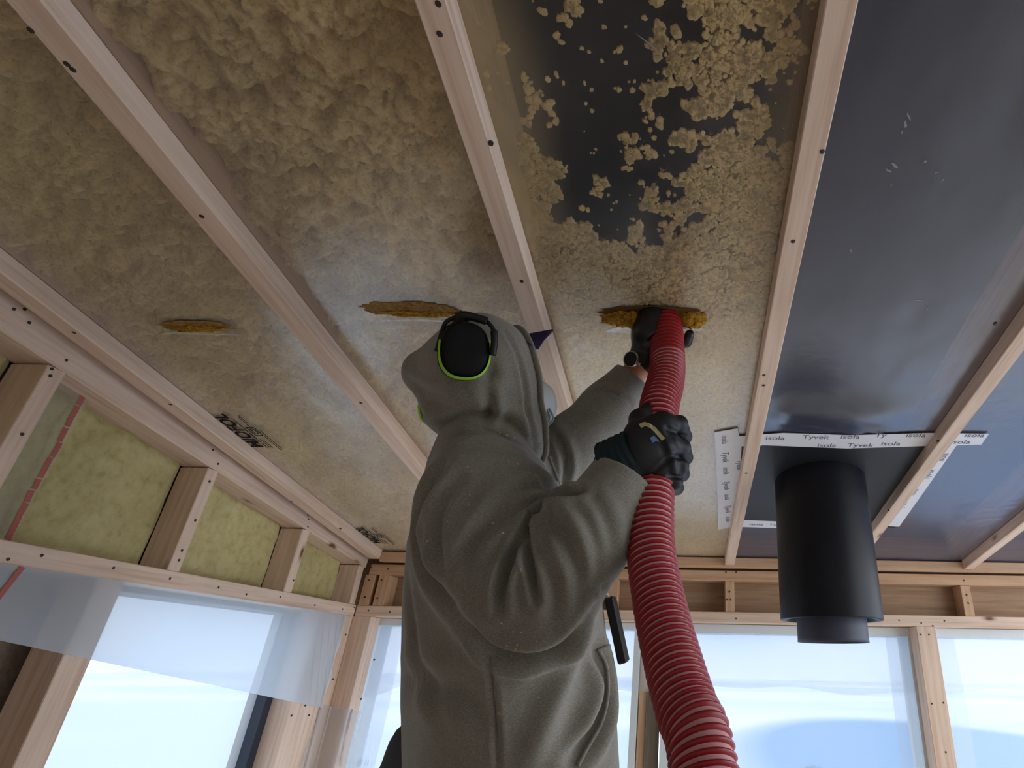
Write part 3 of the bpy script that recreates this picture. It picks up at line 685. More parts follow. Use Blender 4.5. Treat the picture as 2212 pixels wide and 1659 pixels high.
def cap(x, y, z, a, b2, ra, rb):
    a, b2 = np.array(a), np.array(b2); d = b2 - a; L = float(d @ d) + 1e-12
    t = np.clip(((x - a[0]) * d[0] + (y - a[1]) * d[1] + (z - a[2]) * d[2]) / L, 0, 1)
    return np.sqrt((x - a[0] - t * d[0]) ** 2 + (y - a[1] - t * d[1]) ** 2 + (z - a[2] - t * d[2]) ** 2) - (ra + (rb - ra) * t)
def chain(x, y, z, pts, k=.02):
    r = None
    for (p, ra), (q, rb) in zip(pts[:-1], pts[1:]):
        d = cap(x, y, z, p, q, ra, rb); r = d if r is None else smin(r, d, k)
    return r
def ell(x, y, z, c, axes, rad):
    u = [((x - c[0]) * a[0] + (y - c[1]) * a[1] + (z - c[2]) * a[2]) / r for a, r in zip(axes, rad)]
    k0 = np.sqrt(u[0] ** 2 + u[1] ** 2 + u[2] ** 2); return (k0 - 1) * min(rad)
PHI = math.radians(38)
FD = Vector((math.cos(PHI), math.sin(PHI), 0)); RD = Vector((math.sin(PHI), -math.cos(PHI), 0)); UZ = Vector((0, 0, 1))
def loft(x, y, z, secs):
    """elliptical cross-sections stacked along z: (centre, half width across, half depth)"""
    S = sorted(secs, key=lambda q: q[0].z); zz = np.array([q[0].z for q in S])
    f = lambda vals: np.interp(z, zz, vals)
    cx, cy, a, b2 = f([q[0].x for q in S]), f([q[0].y for q in S]), f([q[1] for q in S]), f([q[2] for q in S])
    dx, dy = x - cx, y - cy; u = dx * RD.x + dy * RD.y; v = dx * FD.x + dy * FD.y
    k = (np.abs(u / a) ** 2.4 + np.abs(v / b2) ** 2.4) ** (1 / 2.4)
    d = (k - 1) * np.minimum(a, b2)
    return np.maximum(d, np.maximum(zz[0] - z, z - zz[-1]))
# key joints, placed from the photograph at their real depth
R_SH, R_EL, R_WR = at(1030, 1065, 1.11), at(1165, 1318, .985), at(1352, 1022, 1.09)
L_SH, L_EL, L_WR = at(1110, 1010, 1.27), at(1185, 1025, 1.325), at(1375, 800, 1.375)
TORSO = [(at(1100, 1900, 1.05), .245, .172), (at(1098, 1640, 1.10), .254, .177), (at(1093, 1540, 1.11), .256, .177), (at(1090, 1450, 1.125), .252, .175), (at(1080, 1300, 1.15), .248, .169), (at(1070, 1180, 1.17), .232, .156), (at(1062, 1080, 1.19), .180, .128), (at(1050, 1010, 1.20), .135, .110), (at(1044, 955, 1.21), .095, .088), (at(1042, 915, 1.22), .06, .06)]
NECK = at(1050, 930, 1.22)
def f_hoodie(x, y, z):
    d = loft(x, y, z, TORSO)
    d = smin(d, cap(x, y, z, R_SH, at(1000, 1085, 1.15), .080, .070), .05)
    ra = chain(x, y, z, [(R_SH, .092), (at(1072, 1190, 1.055), .100), (at(1130, 1300, .995), .096), (at(1168, 1332, .98), .078)], .05)
    ra = smin(ra, cap(x, y, z, at(1175, 1347, .975), at(1145, 1362, .975), .042, .042), .04)
    fa = chain(x, y, z, [(at(1190, 1288, .975), .082), (at(1258, 1172, 1.01), .077), (at(1340, 1042, 1.075), .066)], .04)
    fa = np.maximum(fa, -((x - CUFF.x) * -FA.x + (y - CUFF.y) * -FA.y + (z - CUFF.z) * -FA.z))
    d = smin(d, ra, .035); d = smin(d, fa, .028)
    la = chain(x, y, z, [(L_SH, .085), (L_EL, .074), (at(1245, 955, 1.33), .068), (at(1310, 885, 1.35), .060), (L_WR, .043)], .03)
    la = np.maximum(la, -((x - CUFL.x) * -LA.x + (y - CUFL.y) * -LA.y + (z - CUFL.z) * -LA.z))
    return smin(d, la, .03)
CUFF = at(1344, 1028, 1.083); FA = (CUFF - at(1258, 1172, 1.01)).normalized()
CUFL = at(1366, 812, 1.372); LA = (CUFL - at(1310, 885, 1.35)).normalized()

def carve(P, Q, folds, lofreq=.004):
    """press creases into a cloth surface along lines traced over it"""
    for it in range(1):
        nn = normals(P, Q)
        n1 = fbm(P[:, 0] * 9, P[:, 1] * 9, P[:, 2] * 6.0, 3) - .5
        P = P + nn * (n1 * lofreq * 2)[:, None]
    bv = BVHTree.FromPolygons([Vector(p) for p in P], [tuple(q) for q in Q.tolist()])
    nn = normals(P, Q); D = np.zeros(len(P))
    for pl, dep, wd in folds:
        pts = []
        S_ = spline([Vector((p[0], p[1], 0)) for p in pl], 10)
        for s in S_:
            hit = bv.ray_cast(O, ray(s.x, s.y).normalized())
            if hit[0] is not None: pts.append(hit[0])
        if len(pts) < 2: continue
        A = np.array([tuple(p) for p in pts]); lo, hi = A.min(0) - .08, A.max(0) + .08
        sel = np.where(((P > lo) & (P < hi)).all(1))[0]
        d2 = ((P[sel][:, None, :] - A[None]) ** 2).sum(-1); j = d2.argmin(1); d = np.sqrt(d2[np.arange(len(sel)), j])
        t = j / (len(A) - 1); tap = np.clip(np.sin(np.pi * (.06 + .88 * t)), 0, 1) ** .7
        D[sel] += -dep * tap * (np.exp(-(d / wd) ** 2) - .45 * np.exp(-((d - 2.1 * wd) / (1.1 * wd)) ** 2))
    return P + nn * D[:, None]
FOLDS = [
    ([(1250, 1062), (1205, 1078), (1165, 1112), (1150, 1122)], .024, .0085),
    ([(1152, 1120), (1110, 1195), (1085, 1260), (1080, 1320)], .019, .0075),
    ([(1146, 1125), (1142, 1190), (1152, 1250), (1160, 1300)], .017, .006),
    ([(1170, 1112), (1215, 1150), (1245, 1215), (1255, 1270)], .011, .011),
    ([(1190, 1085), (1120, 1098), (1040, 1150), (985, 1230)], .010, .013),
    ([(1222, 1060), (1150, 1050), (1085, 1085), (1030, 1140)], .007, .013),
    ([(955, 1000), (918, 1070), (905, 1150), (925, 1240), (985, 1320)], .016, .014),
    ([(985, 1040), (948, 1110), (945, 1190), (965, 1250)], .009, .012),
    ([(1262, 1055), (1300, 1110), (1320, 1170), (1318, 1210)], .007, .012),
    ([(1235, 1075), (1270, 1130), (1290, 1195), (1285, 1250)], .007, .011),
    ([(1000, 1345), (1060, 1405), (1140, 1425), (1220, 1400), (1280, 1320)], .018, .012),
    ([(1060, 1420), (1066, 1500), (1072, 1580), (1075, 1655)], .005, .005),
    ([(1290, 1400), (1308, 1460), (1305, 1530), (1282, 1590), (1240, 1640)], .022, .014),
    ([(1270, 1330), (1235, 1430), (1190, 1540), (1150, 1640)], -.010, .020),
    ([(868, 1470), (930, 1478), (1000, 1500), (1050, 1560)], .007, .020),
    ([(880, 1250), (890, 1340), (905, 1430), (960, 1560)], .006, .018),
    ([(1300, 1265), (1318, 1340), (1328, 1400)], .005, .006),
    ([(1195, 928), (1216, 965), (1224, 1010), (1215, 1052)], .012, .008),
    ([(1278, 852), (1310, 842), (1350, 858), (1365, 872)], .008, .006),
    ([(1100, 1010), (1150, 1015), (1185, 1045), (1218, 1075)], .008, .010),
    ([(940, 975), (990, 955), (1060, 950), (1130, 975)], -.006, .012),
    ([(1040, 1130), (1020, 1200), (1035, 1270)], .005, .012),
    ([(1190, 1340), (1200, 1290), (1195, 1230)], .006, .010),
]
P, Q = surface_nets(f_hoodie, (-.86, .72, H - .30), (.10, 1.68, H + .72), .0050)
P = relax(P, Q, 3); P = carve(P, Q, [(a, b2 * 1.45, c) for a, b2, c in FOLDS]); P = relax(P, Q, 1, .25)

# ---- body (skin): one continuous figure under the clothes
HIP = Vector((TORSO[0][0].x, TORSO[0][0].y, H - .17))
def legpts(s):
    o = RD * (.10 * s); return [(HIP + o, .085), (HIP + o * 1.25 + FD * .03 - UZ * .43, .055), (HIP + o * 1.35 - FD * .02 - UZ * .85, .038)]
HF = (FD * .80 + UZ * .60).normalized(); HU = (UZ * .80 - FD * .60).normalized()          # face tipped up towards the ceiling
HU = (HU - RD * .10).normalized(); HR = HF.cross(HU).normalized(); HF = HU.cross(HR)
HC = at(1052, 802, 1.215)
def f_body(x, y, z):
    t = [(p, a * .80, b2 * .78) for p, a, b2 in TORSO[:-2]]
    d = loft(x, y, z, t)
    d = smin(d, chain(x, y, z, [(NECK - UZ * .06, .054), (NECK, .050), (HC - HU * .05, .052)]), .03)
    d = smin(d, ell(x, y, z, HC, (HF, HR, HU), (.088, .070, .104)), .02)
    d = smin(d, ell(x, y, z, HC + HF * .042 - HU * .060, (HF, HR, HU), (.052, .046, .050)), .03)
    d = smin(d, cap(x, y, z, HC + HF * .084 + HU * .010, HC + HF * .106 - HU * .020, .010, .013), .012)      # nose
    for s in (-1, 1): d = smin(d, ell(x, y, z, HC + HR * .070 * s - HF * .008, (HF, HR, HU), (.018, .009, .032)), .006)
    d = smin(d, cap(x, y, z, HC + HF * .084 + HR * .02 - HU * .058, HC + HF * .084 - HR * .02 - HU * .058, .008, .008), .008)  # lips
    for s in (-1, 1): d = np.maximum(d, -ell(x, y, z, HC + HF * .088 + HR * .030 * s + HU * .004, (HF, HR, HU), (.014, .018, .010)))
    d = smin(d, chain(x, y, z, [(R_SH, .06), (R_EL, .045), (at(1270, 1150, 1.03), .045), (R_WR, .034), (at(1362, 1002, 1.09), .030)]), .02)
    d = smin(d, chain(x, y, z, [(L_SH, .06), (L_EL, .045), (at(1300, 895, 1.35), .040), (at(1388, 782, 1.378), .028), (at(1405, 720, 1.405), .030)]), .02)
    for s in (-1, 1):
        L = legpts(s); d = smin(d, chain(x, y, z, L, .03), .04)
        d = smin(d, cap(x, y, z, L[2][0] - UZ * .05, L[2][0] - UZ * .055 + FD * .13, .036, .030), .03)
    return d
Pb, Qb = surface_nets(f_body, (-.95, .6, -.03), (.16, 1.75, H + .78), .0088)
Pb = relax(Pb, Qb, 1)
person = npmesh('person', Pb, Qb, 'skin')
tag(person, 'person in a grey hooded sweatshirt pushing a red hose into the ceiling', 'person')
hoodie = npmesh('hoodie', P, Q, 'hoodie', person)

# ---- hood over the head
def f_hood(x, y, z):
    d = cap(x, y, z, at(1048, 792, 1.215), at(1052, 830, 1.21), .098, .096)
    d = smin(d, cap(x, y, z, at(1025, 786, 1.21), at(916, 800, 1.235), .082, .043), .07)       # loose peak of cloth behind the head
    d = smin(d, cap(x, y, z, at(990, 850, 1.215), at(975, 900, 1.22), .055, .042), .035)
    d = smin(d, cap(x, y, z, at(935, 815, 1.23), at(968, 872, 1.22), .040, .046), .035)
    d = smin(d, chain(x, y, z, [(at(1036, 745, 1.22), .058), (at(1092, 830, 1.205), .058), (at(1110, 925, 1.20), .055), (at(1132, 965, 1.21), .042)], .03), .03)
    d = smin(d, cap(x, y, z, at(1060, 900, 1.21), at(1065, 930, 1.21), .075, .07), .03)
    cut = (x - HO.x) * HN.x + (y - HO.y) * HN.y + (z - HO.z) * HN.z
    return np.maximum(d, cut)
HO = at(1143, 837, 1.240); HN = (HF * .97 - HU * .24).normalized()
Ph, Qh = surface_nets(f_hood, (-.74, .90, H + .24), (-.24, 1.46, H + .80), .0044)
Ph = relax(Ph, Qh, 2)
HFOLDS = [
    ([(1055, 850), (1062, 880), (1050, 900), (1030, 908)], .012, .010),
    ([(1090, 715), (1118, 770), (1134, 840), (1140, 900), (1158, 965)], .006, .005),
    ([(905, 850), (930, 868), (985, 880), (1040, 880)], .006, .012),
    ([(1045, 830), (1056, 810), (1060, 780)], .006, .012),
    ([(1072, 850), (1075, 890), (1070, 915)], -.006, .008),
    ([(935, 930), (975, 905), (1035, 896), (1100, 915), (1150, 965)], .014, .011),
    ([(880, 820), (925, 845), (970, 858)], .004, .010),
]
Ph = carve(Ph, Qh, [(a, b2 * 1.3, c) for a, b2, c in HFOLDS], .003); Ph = relax(Ph, Qh, 1, .3)
hood = npmesh('hood', Ph, Qh, 'hoodie', person)
def hem():
    a = (HN.cross(UZ)).normalized(); b2 = HN.cross(a).normalized(); pts = []
    bv = BVHTree.FromPolygons([Vector(p) for p in Ph], [tuple(q) for q in Qh.tolist()])
    for i in range(64):
        t = 2 * math.pi * i / 64; d = a * math.cos(t) + b2 * math.sin(t)
        h = bv.ray_cast(HO - HN * .004 + d * .5, -d)
        if h[0] is not None: pts.append(h[0] + HN * .004)
    v, f = sweep(pts, .0, 10, True, (.012, .006, HN)); mesh('hood_hem', v, f, 'hoodie', hood, True)
hem()
# trousers and boots
def f_tr(x, y, z):
    d = loft(x, y, z, [(HIP + UZ * .13, .170, .125), (HIP, .185, .14), (HIP - UZ * .10, .17, .13)])
    for s in (-1, 1):
        o = RD * (.10 * s)
        d = smin(d, chain(x, y, z, [(HIP + o, .105), (HIP + o * 1.25 + FD * .03 - UZ * .43, .085), (HIP + o * 1.35 - FD * .02 - UZ * .84, .075)]), .04)
    d = smin(d, cap(x, y, z, at(876, 1585, 1.15), at(825, 1740, 1.14), .016, .040), .03)     # holster pocket hanging out behind
    d = smin(d, cap(x, y, z, at(885, 1620, 1.14), at(910, 1760, 1.12), .03, .05), .04)
    return d
Pt, Qt = surface_nets(f_tr, (-.85, .8, .06), (.1, 1.75, H + .12), .009)
npmesh('trousers', relax(Pt, Qt, 1), Qt, 'trousers', person)
for s in (-1, 1):
    p = HIP + RD * (.135 * s) - FD * .02; p.z = 0
    def f_b(x, y, z):
        d = chain(x, y, z, [(p + UZ * .22, .058), (p + UZ * .07, .056), (p + UZ * .055 + FD * .15, .045)], .03); return np.maximum(d, .001 - z)
    Pq, Qq = surface_nets(f_b, (p.x - .2, p.y - .2, -.01), (p.x + .25, p.y + .25, .32), .009)
    npmesh('boot', relax(Pq, Qq, 1), Qq, 'boot', person)

# ---- gloves: right hand (nearest) closed round the hose, left hand up at the slit
RG = dict(w=at(1352, 1012, 1.085), k=[at(1437, 915, 1.085), at(1446, 958, 1.075), at(1443, 1000, 1.072), at(1432, 1035, 1.078)])
def fingerset(x, y, z, fingers, k=.008):
    r = None
    for f_ in fingers:
        d = chain(x, y, z, f_, .004); r = d if r is None else np.minimum(r, d)
    return r
def f_rg(x, y, z):
    wr = RG['w']
    d = chain(x, y, z, [(at(1330, 1005, 1.09), .043), (wr, .041), (at(1388, 972, 1.080), .036)], .02)
    for kk, r in zip(RG['k'], (.020, .020, .019, .017)):
        d = smin(d, cap(x, y, z, at(1380, 975, 1.075), kk, .025, r), .020)
    d = smin(d, cap(x, y, z, at(1380, 938, 1.09), at(1425, 915, 1.085), .028, .020), .022)
    fg = [[(RG['k'][0], .0180), (at(1468, 915, 1.105), .0165), (at(1479, 943, 1.15), .0150), (at(1462, 962, 1.19), .014)],
          [(RG['k'][1], .0180), (at(1474, 966, 1.095), .0165), (at(1481, 988, 1.14), .0150), (at(1462, 1000, 1.18), .014)],
          [(RG['k'][2], .0170), (at(1470, 1008, 1.085), .0160), (at(1474, 1024, 1.13), .0145), (at(1456, 1032, 1.17), .0135)],
          [(RG['k'][3], .0155), (at(1458, 1042, 1.085), .0148), (at(1462, 1054, 1.12), .0135), (at(1446, 1060, 1.15), .0125)]]
    d = smin(d, fingerset(x, y, z, fg), .007)
    th = chain(x, y, z, [(at(1378, 935, 1.095), .022), (at(1380, 905, 1.13), .019), (at(1400, 888, 1.18), .017), (at(1440, 884, 1.21), .015)], .006)
    return smin(d, th, .010)
def glove(name, fn, lo, hi, m, folds=(), h=.0030):
    Pg, Qg = surface_nets(fn, lo, hi, h); Pg = relax(Pg, Qg, 1)
    if folds: Pg = carve(Pg, Qg, folds, .0015)
    return npmesh(name, Pg, Qg, m, person)
def bounds(pts, pad):
    return [min(p[i] for p in pts) - pad for i in range(3)], [max(p[i] for p in pts) + pad for i in range(3)]
rp_ = [RG['w'], at(1330, 1010, 1.09), at(1478, 920, 1.15), at(1460, 1055, 1.16), at(1440, 884, 1.21), at(1300, 1000, 1.09)]
lo, hi = bounds(rp_, .095)
rglove = glove('glove', f_rg, lo, hi, 'glove', [([(1425, 920), (1450, 980), (1462, 1030)], -.004, .006), ([(1400, 1030), (1430, 1005), (1455, 985)], .003, .004), ([(1440, 925), (1462, 935), (1480, 940)], .004, .004), ([(1450, 985), (1466, 988), (1480, 992)], .004, .004), ([(1445, 1028), (1460, 1030), (1474, 1032)], .004, .004)])
def tube_cuff(name, a, b2, r0, r1, m, parent, rings=5):
    d = (Vector(b2) - Vector(a)); pts, rad = [], []
    for i in range(rings * 4 + 1):
        t = i / (rings * 4); pts.append(Vector(a) + d * t); rad.append(r0 + (r1 - r0) * t + .0012 * math.sin(t * rings * 2 * math.pi))
    v, f = sweep(pts, rad, 28); return mesh(name, v, f[:-2], m, parent, True)
tube_cuff('glove_cuff', at(1318, 1008, 1.09), at(1378, 972, 1.080), .051, .044, 'cuff', rglove)
def patch(px, m, name, parent, bvt, th=.0012):
    v = []
    for p in px:
        h = bvt.ray_cast(O, ray(*p).normalized()); v.append(h[0] + h[1] * th if h[0] is not None else None)
    v = [q for q in v if q is not None]; n = len(v) // 2
    return mesh(name, v, [(i, i + 1, n + i + 1, n + i) for i in range(n - 1)], m, parent)
def bvh_of(o): return BVHTree.FromPolygons([v.co for v in o.data.vertices], [tuple(p.vertices) for p in o.data.polygons])
bg_ = bvh_of(rglove)
patch([(1380, 917), (1392, 912), (1404, 915), (1416, 923), (1427, 935), (1437, 947), (1385, 925), (1395, 921), (1405, 925), (1414, 934), (1422, 943), (1430, 952)], 'cream', 'label_patch', rglove, bg_)
patch([(1404, 946), (1412, 941), (1420, 949), (1409, 957), (1417, 953), (1425, 955)], 'blue', 'label_patch', rglove, bg_)
LW = at(1393, 765, 1.385)
def f_lg(x, y, z):
    d = chain(x, y, z, [(at(1388, 785, 1.380), .031), (LW, .031), (at(1402, 722, 1.395), .034)], .02)
    ks = [at(1398, 668, 1.42), at(1414, 655, 1.425), at(1432, 648, 1.435), at(1447, 652, 1.45)]
    for kk in ks: d = smin(d, cap(x, y, z, at(1402, 722, 1.395), kk, .030, .018), .025)
    fg = [[(kk, .0155), (kk + CN * .035 + Vector((.012, 0, 0)), .014), (kk + CN * .058 + Vector((.03, .01, 0)), .012)] for kk in ks]
    d = smin(d, fingerset(x, y, z, fg), .007)
    th = chain(x, y, z, [(at(1415, 745, 1.41), .020), (at(1450, 752, 1.46), .016), (at(1482, 738, 1.445), .0135), (at(1490, 722, 1.425), .011)], .008)
    return smin(d, th, .012)
lo, hi = bounds([at(1385, 790, 1.38), at(1495, 720, 1.46), at(1400, 630, 1.44), at(1450, 640, 1.46), at(1380, 700, 1.38)], .07)
lglove = glove('glove', f_lg, lo, hi, 'glove_shiny', [([(1400, 740), (1420, 725), (1440, 720)], .004, .005)])
lglove['label'] = 'shiny coated black glove'
tube_cuff('glove_cuff', at(1386, 792, 1.380), at(1400, 752, 1.388), .039, .036, 'glove', lglove, 3)

# seams, pocket edge and zip line sewn on the cloth
def seams():
    bv = bvh_of(hoodie)
    for nm, pl, r_, m_ in (('side_seam', [(1060, 1418), (1066, 1500), (1072, 1580), (1076, 1655)], .0012, 'seam'), ('pocket_edge', [(1294, 1404), (1310, 1440), (1313, 1500), (1300, 1560), (1268, 1618), (1248, 1655)], .0034, 'hoodie'), ('pocket_seam', [(1291, 1404), (1310, 1397), (1332, 1394)], .0035, 'hoodie'), ('front_edge', [(1186, 985), (1200, 1020), (1216, 1060)], .0026, 'hoodie')):
        pts = []
        for w_ in spline([Vector((a, b2, 0)) for a, b2 in pl], 8):
            h = bv.ray_cast(O, ray(w_.x, w_.y).normalized())
            if h[0] is not None and (not pts or (h[0] - pts[-1]).length < .05): pts.append(h[0] + h[1] * r_ * .3)
        if len(pts) > 2:
            v, f = sweep(pts, r_, 8); mesh(nm, v, f, m_, hoodie, True)
seams()
# cap brim sticking out of the hood
def brim():
    v, f = [], []; n, k = 21, 8
    for s in (0, .003):
        for i in range(n):
            a = -1 + 2 * i / (n - 1)
            for j in range(k):
                t = j / (k - 1)
                v.append(BC + HR * .088 * a * (1 - .10 * t) + HF * (-.02 + t * .128 * (1 - .88 * abs(a) ** 1.7)) + HU * (.032 - .058 * a * a + s - .010 * t))
    st_ = n * k
    for i in range(n - 1):
        for j in range(k - 1):
            a = i * k + j; f.append((a, a + 1, a + k + 1, a + k)); f.append((st_ + a, st_ + a + k, st_ + a + k + 1, st_ + a + 1))
    for i in range(n - 1): a = i * k + k - 1; f.append((a, st_ + a, st_ + a + k, a + k))
    for j in range(k - 1):
        f.append((j, st_ + j, st_ + j + 1, j + 1)); a = (n - 1) * k + j; f.append((a, a + 1, st_ + a + 1, st_ + a))
    mesh('cap_brim', v, f, 'navy', person, True)
BC = HC + HF * .090 + HU * .020
brim()
# flecks of wool stuck to the sweatshirt
def flecks():
    bv = bvh_of(hoodie); bh_ = bvh_of(hood); g = Geo(); random.seed(11)
    spots = [(1095, 940), (1080, 935), (1088, 948), (1126, 1366), (1118, 1393), (1160, 1385), (1095, 1395), (1180, 1128), (1012, 1090), (1015, 1070), (1210, 925), (1250, 920), (1213, 965), (1219, 990), (1312, 1490), (1318, 1500), (1305, 1378), (1320, 1415), (1140, 895), (1170, 940), (1105, 877), (1275, 1175), (1190, 1050), (1125, 1230), (898, 1560), (925, 1530), (1232, 1590), (1345, 1600), (1065, 1130), (1075, 955), (1110, 945)] + [(random.uniform(880, 1330), random.uniform(960, 1650)) for _ in range(22)]
    for p in spots:
        h = min((q for q in (bv.ray_cast(O, ray(*p).normalized()), bh_.ray_cast(O, ray(*p).normalized())) if q[0] is not None), key=lambda q: q[3], default=None)
        if h is None: continue
        n = h[1]; a = n.orthogonal().normalized(); b2 = n.cross(a); s = random.uniform(.0007, .0017)
        ang = random.uniform(0, 6.28); u = (a * math.cos(ang) + b2 * math.sin(ang)); w_ = n.cross(u); l = s * random.uniform(1, 2.5)
        c = h[0] + n * s * .3
        g.add([c + u * l, c + w_ * s, c - u * l, c - w_ * s, c + n * s, c - n * s], [(0, 1, 4), (1, 2, 4), (2, 3, 4), (3, 0, 4), (1, 0, 5), (2, 1, 5), (3, 2, 5), (0, 3, 5)])
    tag(g.build('wool_flecks', 'wool', person), kind='stuff')
flecks()

# ================================================================ THINGS
def thing(name, label, cat, loc):
    o = bpy.data.objects.new(name, None); C.objects.link(o); o.empty_display_size = .05
    o['label'] = label; o['category'] = cat; o['base'] = 0
    return o
# ---- red blowing hose -------------------------------------------
m, nt, b = mat('red_hose', lin(146, 20, 30), .38, .45); M['hose'] = m
M['hose_rib'] = mat('pale_hose_spiral', lin(206, 150, 150), .5, .3)[0]
hp = [at(1434, 655, 1.49), at(1438, 690, 1.43), at(1441, 800, 1.31), at(1424, 880, 1.215), at(1419, 960, 1.15), at(1408, 1070, 1.07), at(1406, 1180, 1.0), at(1424, 1300, .92), at(1452, 1420, .835), at(1483, 1530, .765), at(1518, 1645, .70), Vector((.05, .72, .80)), Vector((.10, .62, .50)), Vector((.18, .50, .22)), Vector((.28, .34, .06)), Vector((.40, .08, .045)), Vector((.52, -.35, .045))]
def hosemesh():
    S = spline(hp, 40); P_ = [S[0]]; L = [0.0]
    for p in S[1:]:
        L.append(L[-1] + (p - P_[-1]).length); P_.append(p)
    A = np.array([tuple(p) for p in P_]); L = np.array(L); pitch, sub, nseg = .0122, 10, 40
    n = int(L[-1] / pitch * sub) - sub; s0 = np.arange(n) * pitch / sub
    th = np.linspace(0, 2 * np.pi, nseg, endpoint=False); s = s0[:, None] + pitch * th[None] / (2 * np.pi)
    c = np.stack([np.interp(s, L, A[:, i]) for i in range(3)], -1)
    cc = np.stack([np.interp(s0, L, A[:, i]) for i in range(3)], -1)
    t = np.gradient(cc, axis=0); k5 = np.ones(41) / 41
    t = np.stack([np.convolve(np.pad(t[:, i], 20, 'edge'), k5, 'valid') for i in range(3)], -1); t /= np.linalg.norm(t, axis=1, keepdims=True)
    a = np.zeros_like(cc); u = np.array([1., 0, 0])
    for i in range(n):
        u = u - t[i] * (u @ t[i]); u /= np.linalg.norm(u); a[i] = u
    bb = np.cross(t, a); row = np.arange(n) % sub / sub
    R0 = .0388
    rr = R0 + .0045 * np.sin(np.pi * np.clip(row / .58, 0, 1)) ** .7
    rr = (R0 + .002 + (rr - R0 - .002)[:, None] * (.30 + .70 * sstep(.12, .40, s))) * (1 - .28 * (1 - sstep(0, .09, s)))
    V = c + rr[..., None] * (a[:, None] * np.cos(th)[None, :, None] + bb[:, None] * np.sin(th)[None, :, None])
    I = np.arange(n * nseg).reshape(n, nseg); m_ = n - sub - 1
    def nxt(o_, w_): return np.concatenate([I[o_:o_ + w_, 1:], I[sub + o_:sub + o_ + w_, :1]], 1)
    q = np.stack([I[:m_ - 1], I[1:m_], nxt(1, m_ - 1), nxt(0, m_ - 1)], -1).reshape(-1, 4)
    pale = np.repeat((np.arange(m_ - 1) % sub) > sub * .58, nseg) & (np.repeat(s0[:m_ - 1], nseg) > .21)
    return V.reshape(-1, 3), q, pale
hv, hq, pale = hosemesh()
hose = npmesh('hose', hv, hq[~pale], 'hose')
tag(hose, 'red ribbed blowing hose held up to the slit in the ceiling', 'hose')
used = np.unique(hq[pale]); re_ = np.zeros(len(hv), int); re_[used] = np.arange(len(used))
sp = npmesh('spiral_groove', hv[used], re_[hq[pale]], 'hose_rib', hose); sp['label'] = 'pale pink spiral groove'

# ---- vent pipe through the roof ----------------------------------
PX, PYY = .487, 2.09
vent = thing('vent_pipe', 'wide matt black pipe hanging down from a taped black sheet', 'pipe', None)
def lathe(name, prof, m, parent, n=64, top=None):
    v, f = [], []
    for i, (r, z) in enumerate(prof):
        for k in range(n):
            t = 2 * math.pi * k / n; x, y = PX + r * math.cos(t), PYY + r * math.sin(t)
            v.append((x, y, zf(y) + .06 if z is None else z))
    for i in range(len(prof) - 1):
        for k in range(n): j = (k + 1) % n; f.append((i * n + k, i * n + j, (i + 1) * n + j, (i + 1) * n + k))
    return mesh(name, v, f, m, parent, True)
zb = wz(.147)
o = lathe('outer_sleeve', [(.167, None), (.168, wz(.55)), (.170, wz(.35)), (.171, zb + .003), (.1705, zb), (.150, zb), (.150, zb + .08), (.120, zb + .10)], 'pipe', vent)
lathe('inner_pipe', [(.1165, wz(.40)), (.1165, wz(.088)), (.1175, wz(.079)), (.112, wz(.079)), (.110, wz(.40))], 'pipe_in', vent)['label'] = 'grey inner pipe end'
sq = [(.132, 1.79), (.885, 1.775), (.905, 2.53), (.20, 2.545)]
def planepatch(name, pts, off, th, m, parent, n=12):
    v = []
    for o_ in (off, off + th): v += [onfilm(x, y, -o_) for x, y in pts]
    k = len(pts); return mesh(name, v, [tuple(range(k)), tuple(reversed(range(k, 2 * k)))] + [(i, (i + 1) % k, k + (i + 1) % k, k + i) for i in range(k)][::-1], m, parent)
planepatch('base_sheet', sq, .0035, .0012, 'collar', vent)['label'] = 'black rubbery base sheet'
TAPE = {'top': [(.148, 1.765), (.30, 1.738), (.52, 1.745), (.77, 1.722), (.962, 1.721), (.967, 1.79), (.766, 1.808), (.53, 1.832), (.25, 1.82), (.172, 1.83)],
        'left': [(.076, 1.742), (.150, 1.715), (.172, 1.83), (.20, 2.30), (.226, 2.52), (.129, 2.588), (.110, 2.25), (.092, 1.98)],
        'right': [(.80, 1.79), (.888, 1.79), (.903, 2.15), (.917, 2.512), (.845, 2.506), (.83, 2.15)],
        'bottom': [(.222, 2.468), (.50, 2.485), (.80, 2.49), (.80, 2.548), (.50, 2.552), (.224, 2.548)]}
def word(g, t, size, x, y, ang, off=.0062):
    ex = Vector((1, 0, 0)) * math.cos(ang) + CT * math.sin(ang); ey = -Vector((1, 0, 0)) * math.sin(ang) + CT * math.cos(ang)
    g.text(t, size, onfilm(x, y, -off), ex, ey)
